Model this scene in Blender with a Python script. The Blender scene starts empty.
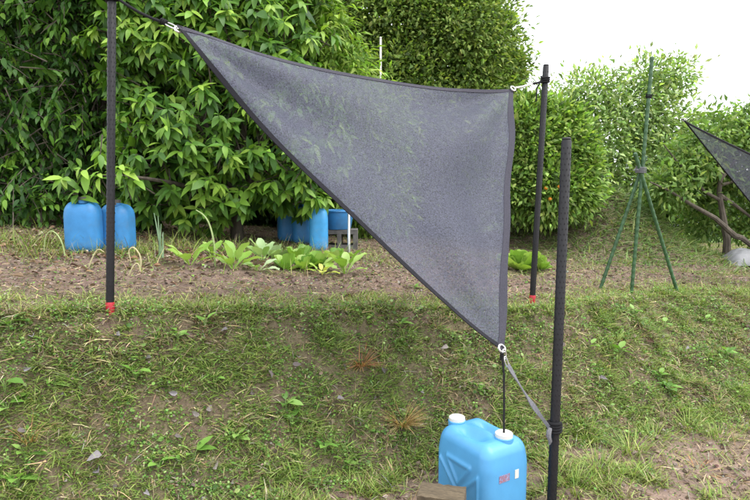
import bpy, bmesh, math, random
import numpy as np
from mathutils import Vector, Matrix

rng = np.random.default_rng(11)
random.seed(11)
scn = bpy.context.scene
COL = scn.collection
R = math.radians

# ------------------------------------------------------------------ camera, sky, sun, exposure
F_PX, PITCH = 584.0, R(6.0)
CAM = np.array([0.0, 0.0, 1.40])
cam_d = bpy.data.cameras.new('camera')
cam_d.sensor_width = 36.0
cam_d.lens = F_PX / 750.0 * 36.0
cam_d.clip_start = 0.05
cam_d.clip_end = 600.0
cam = bpy.data.objects.new('camera', cam_d)
cam.location = CAM
cam.rotation_euler = (math.pi / 2 - PITCH, 0, 0)
COL.objects.link(cam)
scn.camera = cam

SUN_EL, SUN_AZ = R(60), R(112)          # azimuth measured clockwise from +Y: to the right of the camera, a little behind
world = bpy.data.worlds.new('World')
scn.world = world
world.use_nodes = True
nt = world.node_tree
sky = nt.nodes.new('ShaderNodeTexSky')
sky.sky_type = 'NISHITA'
sky.sun_disc = False
sky.sun_elevation = SUN_EL
sky.sun_rotation = SUN_AZ
sky.dust_density = 5.0
sky.air_density = 1.0
over = nt.nodes.new('ShaderNodeMixRGB')   # even bright cloud cover
over.inputs[0].default_value = 0.80
over.inputs[2].default_value = (9.6, 9.8, 10.0, 1)
nt.links.new(sky.outputs[0], over.inputs[1])
bg = nt.nodes['Background']
bg.inputs[1].default_value = 0.08
nt.links.new(over.outputs[0], bg.inputs[0])

sun_d = bpy.data.lights.new('sun', 'SUN')
sun_d.energy = 1.1
sun_d.angle = R(50)
sun_d.color = (1.0, 0.96, 0.90)
sun = bpy.data.objects.new('sun', sun_d)
sdir = Vector((math.sin(SUN_AZ) * math.cos(SUN_EL), math.cos(SUN_AZ) * math.cos(SUN_EL), math.sin(SUN_EL)))
sun.rotation_euler = sdir.to_track_quat('Z', 'Y').to_euler()
sun.location = sdir * 30
COL.objects.link(sun)

vs = scn.view_settings
vs.view_transform = 'Standard'
vs.look = 'None'
vs.gamma = 1.0
vs.use_curve_mapping = False
vs.exposure = 1.70
scn.cycles.max_bounces = 6
scn.cycles.transparent_max_bounces = 8
scn.cycles.use_denoising = True

# ------------------------------------------------------------------ helpers
def ray(px, py):
    a, b = (px - 375.0) / F_PX, -(py - 250.0) / F_PX
    f = np.array([0, math.cos(PITCH), -math.sin(PITCH)])
    u = np.array([0, math.sin(PITCH), math.cos(PITCH)])
    return f + b * u + np.array([a, 0, 0])

def P(px, py, Y):
    """point at distance Y ahead whose bearing was measured in the photograph"""
    d = ray(px, py)
    return CAM + d * (Y / d[1])

def project(p):
    d = np.asarray(p) - CAM
    f = np.array([0, math.cos(PITCH), -math.sin(PITCH)])
    u = np.array([0, math.sin(PITCH), math.cos(PITCH)])
    z = d @ f
    return 375 + F_PX * d[..., 0] / z, 250 - F_PX * (d @ u) / z, z

_LAT = rng.random((5, 256, 256))
def vnoise(x, y, k=0):
    x = np.asarray(x, float); y = np.asarray(y, float)
    xi = np.floor(x).astype(int); yi = np.floor(y).astype(int)
    fx = x - xi; fy = y - yi
    fx = fx * fx * (3 - 2 * fx); fy = fy * fy * (3 - 2 * fy)
    L = _LAT[k % 5]
    g = lambda i, j: L[i & 255, j & 255]
    return (g(xi, yi) * (1 - fx) + g(xi + 1, yi) * fx) * (1 - fy) + (g(xi, yi + 1) * (1 - fx) + g(xi + 1, yi + 1) * fx) * fy

def fbm(x, y, s, k=0, o=4):
    t = 0; a = 0.5; n = 0
    for i in range(o):
        t = t + a * vnoise(x * s + 17.3 * i + 91, y * s + 9.1 * i + 47, k + i); n += a
        s *= 2.03; a *= 0.55
    return t / n

def sstep(a, b, x):
    t = np.clip((x - a) / (b - a), 0, 1)
    return t * t * (3 - 2 * t)

def bank_t(x, y):
    xc = np.clip(x, -6, 7)
    yb = 2.54 + 0.36 * xc + 0.10 * (fbm(x, x * 0, 1.3, 2, 2) - 0.5)
    w = 0.57 + 0.52 * sstep(0.9, 2.6, x)
    return (y - yb) / w, yb + w

def G(x, y, fine=True):
    x = np.asarray(x, float); y = np.asarray(y, float)
    t, ye = bank_t(x, y)
    xc = np.clip(x, -4, 4)
    low = 0.05 + 0.05 * sstep(-1.5, 0, t) - 0.02 * np.clip(-t, 0, 20) * 0.2
    up = 0.745 - 0.068 * xc
    s = 0.030 - 0.012 * sstep(0.0, 2.0, x)
    beyond = np.clip(y - ye, 0, 3.5)
    up = up + s * beyond
    up = up - 0.35 * sstep(8.5, 14, y)
    q = np.clip(t, 0, 1)
    q = 0.75 * q + 0.25 * (q * q * (3 - 2 * q))
    z = low + (up - low) * q
    z = z + 0.80 * np.exp(-((x - 2.75) / 0.95) ** 2 - ((y - 7.3) / 0.75) ** 2)
    if fine:
        onb = sstep(-.1, .15, t) * (1 - sstep(.85, 1.15, t))
        near = np.exp(-np.clip(np.hypot(x, y - 3) - 6, 0, 50) / 4)
        z = z + near * ((0.05 + 0.09 * onb) * (fbm(x, y * (1 + .8 * onb), 3.1, 0) - .5) + (0.035 + .055 * onb) * (fbm(x, y * (1 + .8 * onb), 14, 1) - .5) + 0.014 * (fbm(x, y, 45, 3, 2) - .5))
    return z

def RG(px, py):
    """where a bearing meets the ground"""
    d = ray(px, py)
    s = np.linspace(1.2, 14, 2600)
    pts = CAM + d[None] * s[:, None]
    below = pts[:, 2] < G(pts[:, 0], pts[:, 1])
    i = int(np.argmax(below)) if below.any() else 2599
    p = pts[i]
    return np.array([p[0], p[1], float(G(p[0], p[1]))])

def mesh_from(name, V, F, col=None, smooth=False):
    V = np.ascontiguousarray(V, np.float32); F = np.ascontiguousarray(F, np.int32)
    k = F.shape[1]
    me = bpy.data.meshes.new(name)
    me.vertices.add(len(V)); me.vertices.foreach_set('co', V.ravel())
    me.loops.add(F.size); me.loops.foreach_set('vertex_index', F.ravel())
    me.polygons.add(len(F)); me.polygons.foreach_set('loop_start', np.arange(0, F.size, k, dtype=np.int32))
    me.polygons.foreach_set('use_smooth', np.full(len(F), smooth))
    if col is not None:
        a = me.color_attributes.new('col', 'FLOAT_COLOR', 'POINT')
        c = np.ones((len(V), 4), np.float32); c[:, :3] = col
        a.data.foreach_set('color', c.ravel())
    me.update(calc_edges=True)
    me.validate()
    return me

def link(name, me, mat=None, parent=None, kind=None, world_space=False):
    o = bpy.data.objects.new(name, me)
    COL.objects.link(o)
    if mat is not None and me is not None and not me.materials:
        me.materials.append(mat)
    if parent is not None:
        o.parent = parent
        if world_space:
            o.matrix_parent_inverse = parent.matrix_basis.inverted()
    if kind:
        o['kind'] = kind
    return o

def tag(o, label, cat, group=None):
    o['label'] = label; o['category'] = cat
    if group:
        o['group'] = group
    return o

def thing(name, loc, label, cat, group=None, rz=0.0):
    o = bpy.data.objects.new(name, None)
    o.empty_display_size = 0.1
    COL.objects.link(o)
    o.location = loc; o.rotation_euler = (0, 0, rz)
    return tag(o, label, cat, group)

class MB:
    """collects shapes into one mesh (mixed polygons)"""
    def __init__(s): s.v = []; s.f = []
    def add(s, V, F):
        n = len(s.v); s.v += [tuple(map(float, p)) for p in V]; s.f += [tuple(int(i) + n for i in f) for f in F]; return s
    def tube(s, pts, rad, seg=8, cap=True):
        pts = [np.asarray(p, float) for p in pts]
        if np.isscalar(rad): rad = [rad] * len(pts)
        V = []; F = []; ref = None; dlast = np.array([0, 0, 1.0])
        for i, p in enumerate(pts):
            d = pts[min(i + 1, len(pts) - 1)] - pts[max(i - 1, 0)]
            d = d / np.linalg.norm(d) if np.linalg.norm(d) > 1e-7 else dlast
            dlast = d
            if ref is None:
                ref = np.array([1, 0, 0]) if abs(d[0]) < .8 else np.array([0, 1, 0])
            a = np.cross(d, ref); a /= np.linalg.norm(a) + 1e-9
            b = np.cross(d, a); ref = -b if False else np.cross(a, d)
            for k in range(seg):
                t = 2 * math.pi * k / seg
                V.append(p + rad[i] * (math.cos(t) * a + math.sin(t) * b))
        n = len(pts)
        for i in range(n - 1):
            for k in range(seg):
                k2 = (k + 1) % seg
                F.append((i * seg + k, i * seg + k2, (i + 1) * seg + k2, (i + 1) * seg + k))
        if cap:
            F.append(tuple(range(seg))); F.append(tuple(reversed(range((n - 1) * seg, n * seg))))
        return s.add(V, F)
    def torus(s, c, n, R0, r0, seg=16, sub=6, arc=2 * math.pi, ref=(0, 0, 1)):
        n = np.asarray(n, float); n /= np.linalg.norm(n)
        a = np.cross(n, ref); a /= np.linalg.norm(a) + 1e-9; b = np.cross(n, a)
        pts = [np.asarray(c) + R0 * (math.cos(t) * a + math.sin(t) * b) for t in np.linspace(0, arc, seg + 1)]
        return s.tube(pts, r0, sub)
    def box(s, lo, hi):
        x0, y0, z0 = lo; x1, y1, z1 = hi
        V = [(x0,y0,z0),(x1,y0,z0),(x1,y1,z0),(x0,y1,z0),(x0,y0,z1),(x1,y0,z1),(x1,y1,z1),(x0,y1,z1)]
        return s.add(V, [(0,3,2,1),(4,5,6,7),(0,1,5,4),(1,2,6,5),(2,3,7,6),(3,0,4,7)])
    def mesh(s, name, smooth=True):
        me = bpy.data.meshes.new(name); me.from_pydata(s.v, [], s.f)
        bm = bmesh.new(); bm.from_mesh(me); bmesh.ops.recalc_face_normals(bm, faces=bm.faces); bm.to_mesh(me); bm.free()
        if smooth:
            me.polygons.foreach_set('use_smooth', [True] * len(me.polygons))
            try: me.set_sharp_from_angle(angle=R(40))
            except Exception: pass
        me.update(); return me
    def build(s, name, mat, parent=None, smooth=True, kind=None):
        return link(name, s.mesh(name, smooth), mat, parent, kind)

def unit(a): return a / (np.linalg.norm(a, axis=-1, keepdims=True) + 1e-9)

def frames(axis, normal):
    y = unit(axis); z = normal - (normal * y).sum(1, keepdims=True) * y; z = unit(z)
    return np.stack([np.cross(y, z), y, z], axis=2)          # columns

def spread(T, F, pos, axis, normal, scale, cols):
    """many copies of a template leaf baked into one array"""
    M = frames(axis, normal) * np.asarray(scale).reshape(-1, 1, 1)
    V = np.einsum('nij,kj->nki', M, T) + pos[:, None, :]
    n, k = len(pos), len(T)
    FF = (F[None] + (np.arange(n) * k)[:, None, None]).reshape(-1, F.shape[1])
    return V.reshape(-1, 3), FF, np.repeat(cols, k, axis=0)

def leaf_template(width=0.36, droop=0.25, fold=0.12, n=4, peak=0.42, wav=0.0):
    """lanceolate leaf of unit length along +Y, mid-rib low, edges lifted"""
    V = [(0, 0, 0)]; F = []
    ts = np.linspace(0, 1, n + 1)[1:-1]
    for i, t in enumerate(ts):
        w = width * (math.sin(math.pi * t ** (math.log(.5) / math.log(peak)))) ** 0.85 * .5
        z = -droop * t * t
        V += [(-w, t, z + fold * w * 2 + wav * math.sin(i * 2.2)), (0, t, z), (w, t, z + fold * w * 2 - wav * math.sin(i * 2.2 + 1))]
    V.append((0, 1, -droop))
    m = len(ts)
    F += [(0, 2, 1), (0, 3, 2)]
    for i in range(m - 1):
        a = 1 + 3 * i; b = a + 3
        F += [(a, a + 1, b + 1), (a, b + 1, b), (a + 1, a + 2, b + 2), (a + 1, b + 2, b + 1)]
    a = 1 + 3 * (m - 1); e = len(V) - 1
    F += [(a, a + 1, e), (a + 1, a + 2, e)]
    return np.array(V, float), np.array(F, int)

DIAMOND = (np.array([(0, 0, 0), (-.2, .45, .06), (0, 1, -.12), (.2, .45, .06)], float), np.array([(0, 3, 1), (3, 2, 1)]))

def pick(pal, n, jit=0.18):
    pal = np.array(pal, float)
    w = pal[:, 3] / pal[:, 3].sum()
    c = pal[rng.choice(len(pal), n, p=w), :3]
    return np.clip(c * (1 + jit * rng.standard_normal((n, 1))) * (1 + .06 * rng.standard_normal((n, 3))), .004, .9)

# ------------------------------------------------------------------ materials
def nodes(name):
    m = bpy.data.materials.new(name); m.use_nodes = True
    return m, m.node_tree, m.node_tree.nodes['Principled BSDF']

def N(t, kind, **kw):
    n = t.nodes.new(kind)
    for k, v in kw.items(): setattr(n, k, v)
    return n

def noise_ramp(t, scale, stops, detail=5, rough=.6, coord='Object', vec=None):
    tc = N(t, 'ShaderNodeTexCoord'); no = N(t, 'ShaderNodeTexNoise')
    no.inputs['Scale'].default_value = scale; no.inputs['Detail'].default_value = detail; no.inputs['Roughness'].default_value = rough
    src = tc.outputs[coord]
    if vec is not None:
        mp = N(t, 'ShaderNodeMapping'); mp.inputs['Scale'].default_value = vec; t.links.new(src, mp.inputs[0]); src = mp.outputs[0]
    t.links.new(src, no.inputs['Vector'])
    r = N(t, 'ShaderNodeValToRGB')
    e = r.color_ramp.elements
    while len(e) < len(stops): e.new(.5)
    for el, (p, c) in zip(e, stops): el.position = p; el.color = (*c, 1)
    t.links.new(no.outputs['Fac'], r.inputs[0])
    return r, no

def bump(t, b, src, strength=.3, dist=.01):
    bp = N(t, 'ShaderNodeBump'); bp.inputs['Strength'].default_value = strength; bp.inputs['Distance'].default_value = dist
    t.links.new(src, bp.inputs['Height']); t.links.new(bp.outputs[0], b.inputs['Normal'])

def plastic(name, c, rough=.4, var=.12, spec=.5, scale=14, dirt=None):
    m, t, b = nodes(name)
    c = np.array(c)
    r, no = noise_ramp(t, scale, [(.3, tuple(c * (1 - var))), (.7, tuple(np.clip(c * (1 + var), 0, 1)))])
    src = r.outputs[0]
    if dirt:
        r2, _ = noise_ramp(t, 5, [(.48, (0, 0, 0)), (.72, (1, 1, 1))], detail=8, rough=.7)
        mx = N(t, 'ShaderNodeMixRGB'); mx.inputs[2].default_value = (*dirt, 1)
        sc = N(t, 'ShaderNodeMath', operation='MULTIPLY'); sc.inputs[1].default_value = .45
        t.links.new(r2.outputs[0], sc.inputs[0]); t.links.new(sc.outputs[0], mx.inputs[0]); t.links.new(src, mx.inputs[1]); src = mx.outputs[0]
    t.links.new(src, b.inputs['Base Color'])
    b.inputs['Roughness'].default_value = rough
    b.inputs['Specular IOR Level'].default_value = spec
    bump(t, b, no.outputs['Fac'], .08, .004)
    return m

def foliage_mat(name, trans=.35, rough=.42, spec=.45, vein=True):
    m, t, b = nodes(name)
    at = N(t, 'ShaderNodeAttribute'); at.attribute_name = 'col'
    no = N(t, 'ShaderNodeTexNoise'); no.inputs['Scale'].default_value = 35
    tc = N(t, 'ShaderNodeTexCoord'); t.links.new(tc.outputs['Object'], no.inputs['Vector'])
    hs = N(t, 'ShaderNodeHueSaturation')
    mp = N(t, 'ShaderNodeMapRange'); mp.inputs[3].default_value = .8; mp.inputs[4].default_value = 1.2
    t.links.new(no.outputs['Fac'], mp.inputs[0]); t.links.new(mp.outputs[0], hs.inputs['Value']); t.links.new(at.outputs['Color'], hs.inputs['Color'])
    t.links.new(hs.outputs[0], b.inputs['Base Color'])
    b.inputs['Roughness'].default_value = rough
    b.inputs['Specular IOR Level'].default_value = spec
    tr = N(t, 'ShaderNodeBsdfTranslucent')
    g = N(t, 'ShaderNodeMixRGB', blend_type='MULTIPLY'); g.inputs[0].default_value = 1; g.inputs[2].default_value = (1.25, 1.35, .6, 1)
    t.links.new(hs.outputs[0], g.inputs[1]); t.links.new(g.outputs[0], tr.inputs[0])
    mx = N(t, 'ShaderNodeMixShader'); mx.inputs[0].default_value = trans
    t.links.new(b.outputs[0], mx.inputs[1]); t.links.new(tr.outputs[0], mx.inputs[2])
    t.links.new(mx.outputs[0], t.nodes['Material Output'].inputs[0])
    return m

M = {}
M['leaf'] = foliage_mat('broad_leaf', .28, .42, .32)
M['far_leaf'] = foliage_mat('tree_leaf', .40, .55, .25)
M['grass'] = foliage_mat('grass_blade', .30, .55, .3)
M['dry'] = foliage_mat('dry_litter', .12, .85, .1)
m, t, b = nodes('bark')
r, no = noise_ramp(t, 22, [(.3, (.045, .036, .028)), (.7, (.13, .11, .085))], vec=(1, 1, .3)); t.links.new(r.outputs[0], b.inputs[0]); b.inputs['Roughness'].default_value = .9; bump(t, b, no.outputs[0], .6, .02)
M['bark'] = m
M['black'] = plastic('black_plastic', (.010, .010, .0125), .5, .25, .35)
M['red'] = plastic('red_plastic', (.40, .015, .028), .4, .15)
M['blue'] = plastic('pale_blue_plastic', (.075, .29, .55), .36, .06, .5)
M['oldblue'] = plastic('faded_blue_plastic', (.042, .22, .50), .45, .12, .4, dirt=(.10, .14, .18))
M['lightblue'] = plastic('sky_blue_plastic', (.05, .30, .62), .45, .10, .4, dirt=(.2, .25, .28))
M['white'] = plastic('white_plastic', (.60, .59, .55), .5, .05)
M['green_pole'] = plastic('green_coated_steel', (.038, .098, .040), .45, .25)
M['steel'] = plastic('zinc_steel', (.55, .55, .54), .3, .1); M['steel'].node_tree.nodes['Principled BSDF'].inputs['Metallic'].default_value = .8
M['rope_black'] = plastic('black_cord', (.014, .014, .016), .85, .3, .2, 300)
M['rope_grey'] = plastic('grey_webbing', (.15, .15, .165), .85, .3, .2, 200)
M['rope_white'] = plastic('white_cord', (.62, .62, .60), .8, .15, .2, 200)
M['sheet'] = plastic('grey_sheet', (.20, .205, .22), .5, .2, .3, 6)
M['concrete'] = plastic('old_concrete', (.12, .115, .11), .9, .35, .2, 20)
M['orange'] = plastic('orange_peel', (.65, .22, .015), .45, .1)
M['shed'] = plastic('pale_sheet', (.42, .43, .46), .5, .08, .3, 2)
m, t, b = nodes('weathered_timber')
r, no = noise_ramp(t, 9, [(.25, (.04, .03, .018)), (.55, (.10, .075, .045)), (.8, (.16, .125, .08))], detail=8, vec=(1.2, 12, 12)); t.links.new(r.outputs[0], b.inputs[0]); b.inputs['Roughness'].default_value = .85; bump(t, b, no.outputs[0], .5, .006)
M['timber'] = m

def shade_cloth(name, base=(.088, .094, .138), open_=.19):
    m, t, b = nodes(name)
    r, no = noise_ramp(t, 170, [(.36, tuple(np.array(base) * .45)), (.66, tuple(np.array(base) * 1.65))], detail=3, rough=.75)
    t.links.new(r.outputs[0], b.inputs[0]); b.inputs['Roughness'].default_value = .62; b.inputs['Specular IOR Level'].default_value = .35
    bump(t, b, no.outputs[0], .35, .002)
    tl = N(t, 'ShaderNodeBsdfTranslucent'); tl.inputs[0].default_value = (.15, .155, .20, 1)
    mx = N(t, 'ShaderNodeMixShader'); mx.inputs[0].default_value = .30
    t.links.new(b.outputs[0], mx.inputs[1]); t.links.new(tl.outputs[0], mx.inputs[2])
    tp = N(t, 'ShaderNodeBsdfTransparent')
    n2 = N(t, 'ShaderNodeTexNoise'); n2.inputs['Scale'].default_value = 160; n2.inputs['Detail'].default_value = 2
    tc = N(t, 'ShaderNodeTexCoord'); t.links.new(tc.outputs['Object'], n2.inputs['Vector'])
    mr = N(t, 'ShaderNodeMapRange'); mr.inputs[1].default_value = .35; mr.inputs[2].default_value = .65; mr.inputs[3].default_value = max(open_ - .12, 0); mr.inputs[4].default_value = open_ + .12
    t.links.new(n2.outputs['Fac'], mr.inputs[0])
    m2 = N(t, 'ShaderNodeMixShader'); t.links.new(mr.outputs[0], m2.inputs[0])
    t.links.new(mx.outputs[0], m2.inputs[1]); t.links.new(tp.outputs[0], m2.inputs[2])
    t.links.new(m2.outputs[0], t.nodes['Material Output'].inputs[0])
    return m
M['cloth'] = shade_cloth('grey_shade_net')
M['cloth_open'] = shade_cloth('open_shade_net', (.05, .052, .07), .34)
M['hem_soft'] = plastic('hem_cloth', (.048, .047, .062), .8, .35, .2, 200)
M['hem'] = plastic('hem_webbing', (.016, .016, .021), .8, .3, .2, 180)

m, t, b = nodes('garden_soil')
at = N(t, 'ShaderNodeAttribute'); at.attribute_name = 'col'
r, no = noise_ramp(t, 16, [(.2, (.45, .45, .45)), (.5, (.95, .95, .95)), (.8, (1.6, 1.55, 1.5))], detail=9, rough=.75)
r2, no2 = noise_ramp(t, 90, [(.25, (.6, .6, .6)), (.75, (1.4, 1.4, 1.4))], detail=6, rough=.7)
mx = N(t, 'ShaderNodeMixRGB', blend_type='MULTIPLY'); mx.inputs[0].default_value = 1
mx2 = N(t, 'ShaderNodeMixRGB', blend_type='MULTIPLY'); mx2.inputs[0].default_value = 1
t.links.new(at.outputs['Color'], mx.inputs[1]); t.links.new(r.outputs[0], mx.inputs[2])
t.links.new(mx.outputs[0], mx2.inputs[1]); t.links.new(r2.outputs[0], mx2.inputs[2])
t.links.new(mx2.outputs[0], b.inputs[0]); b.inputs['Roughness'].default_value = .93; b.inputs['Specular IOR Level'].default_value = .15
bump(t, b, no2.outputs[0], .7, .012)
M['soil'] = m

# ------------------------------------------------------------------ ground
def axis_coords(lo, hi, step, far):
    c = np.arange(lo, hi + step / 2, step)
    g = np.cumsum(step * 1.18 ** np.arange(1, 60)); g = g[g < far]
    return np.concatenate([(lo - g)[::-1], c, hi + g])

def grass_density(x, y):
    t, ye = bank_t(x, y)
    ys = y * 1.9
    n1 = fbm(x, ys, 3.3, 1); n2 = fbm(x, ys, 9, 2, 3)
    bank = sstep(-.12, .06, t) * (1 - sstep(1.02, 1.10, t)) * np.clip(1.5 * (n1 * .5 + n2 * .5) + .2, .15, 1)
    bank = np.maximum(bank * (0.5 + .5 * sstep(.32, .46, n2)), .36 * sstep(-.05, .06, t) * (1 - sstep(1.0, 1.1, t)))
    d = y - ye
    fringe = sstep(-.05, .0, d) * (1 - sstep(.12, .60, d + .5 * (n1 - .5))) * .75
    ter = sstep(.2, .5, d) * (.03 + .55 * sstep(.56, .70, n1)) * .6
    ter = ter + sstep(.2, .5, d) * sstep(.8, 1.6, x) * sstep(.46, .60, n1) * .6
    ter = ter + sstep(6.6, 8, y) * .5
    low = (1 - sstep(-.15, .0, t)) * (.03 + .75 * sstep(.54, .68, n1)) * (.35 + .65 * sstep(-1.2, -.1, t))
    worn = 1
    for fx_, fy_ in ((-1.235, 2.63), (1.0, 3.60)):       # trodden round the pole feet
        worn = worn * (1 - .85 * np.exp(-((x - fx_) / .05) ** 4 - ((y - fy_) / .06) ** 4))
    return np.clip(bank + fringe + ter + low, 0, 1) * worn

gx = axis_coords(-4.2, 5.2, .028, 300); gy = axis_coords(.6, 8.4, .028, 300)
X, Y = np.meshgrid(gx, gy)
Z = G(X, Y)
V = np.stack([X, Y, Z], -1).reshape(-1, 3)
nx, ny = len(gx), len(gy)
idx = np.arange(nx * ny).reshape(ny, nx)
F = np.stack([idx[:-1, :-1], idx[:-1, 1:], idx[1:, 1:], idx[1:, :-1]], -1).reshape(-1, 4)
gd = grass_density(X, Y).reshape(-1, 1)
soil = np.array([.175, .135, .115]); thatch = np.array([.15, .128, .078]); field = np.array([.10, .16, .04])
tt = bank_t(X, Y)[0].reshape(-1, 1)
soilv = soil * (0.75 + .5 * fbm(X, Y, 1.7, 4).reshape(-1, 1)) * np.where(tt > 1, [[1.0, .92, .90]], np.where(tt > -.1, [[.85, .76, .74]], [[1.35, 1.28, 1.22]]))
fm = sstep(9, 13, Y).reshape(-1, 1)
cg = soilv * (1 - np.clip(gd * 1.3, 0, 1)) + thatch * np.clip(gd * 1.3, 0, 1)
cg = cg * (1 - fm) + field * fm
ground = link('ground', mesh_from('ground', V, F, cg, True), M['soil'])
ground['kind'] = 'structure'

# ------------------------------------------------------------------ grass, litter (uncountable)
BL_T = np.array([(-.5, 0, 0), (.5, 0, 0), (-.42, .38, .10), (.42, .38, .10), (-.26, .75, .34), (.26, .75, .34), (0, 1, .62)], float)
BL_F = np.array([(0, 1, 3), (0, 3, 2), (2, 3, 5), (2, 5, 4), (4, 5, 6)])

def gnormal(x, y, e=.02):
    zx = (G(x + e, y) - G(x - e, y)) / (2 * e); zy = (G(x, y + e) - G(x, y - e)) / (2 * e)
    return unit(np.stack([-zx, -zy, np.ones_like(zx)], -1))

def sample(n, x0, x1, y0, y1, dens, margin=60):
    xs = []; ys = []; got = 0
    while got < n:
        x = rng.uniform(x0, x1, n * 2); y = rng.uniform(y0, y1, n * 2)
        keep = rng.random(n * 2) < dens(x, y)
        x, y = x[keep], y[keep]
        px, py, z = project(np.stack([x, y, G(x, y, False)], -1))
        k = (px > -margin) & (px < 750 + margin) & (py < 560)
        xs.append(x[k]); ys.append(y[k]); got += k.sum()
    return np.concatenate(xs)[:n], np.concatenate(ys)[:n]

def blades(name, x, y, L, Wd, cols, upright=.8, mat='grass', lift=0.0, label=None, cat=None):
    n = len(x)
    nrm = gnormal(x, y)
    th = rng.uniform(0, 2 * math.pi, n)
    side = np.stack([np.cos(th), np.sin(th), np.zeros(n)], -1)
    g = unit(nrm * .45 + np.array([0, 0, .55]))
    u = (upright * (1 + .35 * rng.standard_normal(n)))[:, None]
    ax = unit(g * u + side * rng.uniform(.25, 1.0, (n, 1)) + np.array([0, 0, -.05]))
    bend = side + .25 * rng.standard_normal((n, 3)) - np.array([0, 0, .35])
    Mx = frames(ax, bend)
    T = BL_T
    sc = np.stack([Wd, L, L * rng.uniform(.4, 1.1, n)], -1)
    Vv = np.einsum('nij,nkj->nki', Mx, T[None] * sc[:, None, :])
    base = np.stack([x, y, G(x, y) - .006 + lift], -1)
    Vv = (Vv + base[:, None]).reshape(-1, 3)
    FF = (BL_F[None] + (np.arange(n) * 7)[:, None, None]).reshape(-1, 3)
    cc = np.repeat(cols, 7, axis=0).reshape(n, 7, 3)
    o = link(name, mesh_from(name, Vv, FF, cc.reshape(-1, 3), True), M[mat]); o['kind'] = 'stuff'
    if label: tag(o, label, cat)
    return o

GREEN = [(.065, .125, .028, 1.8), (.125, .215, .042, 4), (.20, .305, .062, 4), (.32, .41, .115, 3), (.21, .27, .14, 1.5)]
LUSH = [(.16, .25, .046, 3), (.24, .32, .070, 3), (.33, .39, .12, 2.5), (.11, .18, .038, 1)]
STRAW = [(.50, .41, .25, 2.6), (.30, .23, .13, 3), (.19, .135, .085, 3), (.115, .085, .060, 3), (.36, .33, .27, 1), (.20, .20, .10, 1.5)]

def bank_mask(x, y):
    t, ye = bank_t(x, y); return ((t > -.15) & (t < 1.12)) * grass_density(x, y)
x, y = sample(200000, -2.6, 4.6, 1.2, 5.2, bank_mask)
t, ye = bank_t(x, y)
patch = fbm(x, y * 1.8, 2.2, 3, 3)
tuft = fbm(x, y, 11, 4, 2)
L = (.014 + .040 * rng.random(len(x)) ** 2.2) * (.65 + .95 * sstep(.4, .7, tuft)) * (1 + .5 * sstep(.35, -.05, t))
cols = pick(GREEN, len(x)); lus = pick(LUSH, len(x))
w = np.clip(sstep(.42, .62, patch + .12 * rng.standard_normal(len(x))) + .8 * sstep(.9, 1.05, t) + .5 * sstep(.7, 1.7, x), 0, 1)[:, None]
cols = cols * (1 - .7 * w) + lus * .7 * w
dry = rng.random(len(x)) < .07 + .50 * sstep(.50, .66, fbm(x, y * 1.9, 5, 2, 4))
cols[dry] = pick(STRAW, int(dry.sum()))
blades('bank_grass', x, y, L, .003 + .0045 * rng.random(len(x)) ** 1.5, cols, .75, label='short mixed green grass covering the earth bank', cat='grass')

def top_mask(x, y):
    t, ye = bank_t(x, y); return (t > 1.0) * grass_density(x, y)
x, y = sample(42000, -4.2, 6.5, 2.2, 9.5, top_mask)
L = .025 + .06 * rng.random(len(x)) ** 1.5
cols = pick(LUSH, len(x)); dry = rng.random(len(x)) < .22; cols[dry] = pick(STRAW, int(dry.sum()))
blades('terrace_grass', x, y, L, .003 + .0035 * rng.random(len(x)), cols, .8, label='thin bright grass along the bank top and on the garden terrace', cat='grass')

def fringe_mask(x, y):
    t, ye = bank_t(x, y); d = y - ye
    return sstep(-.06, .02, d) * (1 - sstep(.15, .55, d)) * (.15 + .85 * sstep(.40, .58, fbm(x, y, 5, 1, 3)))
x, y = sample(15000, -2.6, 4.6, 1.6, 5.6, fringe_mask)
cols = pick([(.17, .25, .05, 3), (.25, .32, .08, 3), (.33, .37, .13, 2)], len(x)); dry = rng.random(len(x)) < .25; cols[dry] = pick(STRAW, int(dry.sum()))
blades('crest_grass', x, y, .018 + .05 * rng.random(len(x)) ** 1.8, .003 + .003 * rng.random(len(x)), cols, .8, label='yellowish bright grass along the crest of the bank', cat='grass')

def wisp_mask(x, y):
    return (np.exp(-((x + 2.1) / 1.0) ** 2 - ((y - 4.3) / .45) ** 2) + np.exp(-((x + .8) / .9) ** 2 - ((y - 4.75) / .25) ** 2)) * sstep(.38, .6, fbm(x, y, 4, 2, 3))
x, y = sample(3200, -4.0, 1.2, 3.4, 5.4, wisp_mask)
cols = pick(LUSH, len(x)); dry = rng.random(len(x)) < .3; cols[dry] = pick(STRAW, int(dry.sum()))
blades('wispy_grass', x, y, .06 + .14 * rng.random(len(x)) ** 1.6, .003 + .003 * rng.random(len(x)), cols, 1.1, label='wispy taller grass round the blue cans and shrub foot', cat='grass')

def low_mask(x, y):
    t, ye = bank_t(x, y); return (t < -.05) * grass_density(x, y)
x, y = sample(14000, -2.2, 4.2, 1.5, 4.0, low_mask)
L = .03 + .07 * rng.random(len(x)) ** 1.5
cols = pick(LUSH, len(x)); dry = rng.random(len(x)) < .3; cols[dry] = pick(STRAW, int(dry.sum()))
blades('path_grass', x, y, L, .003 + .0035 * rng.random(len(x)), cols, .8, label='patchy grass growing on the bare earth path below the bank', cat='grass')

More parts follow.
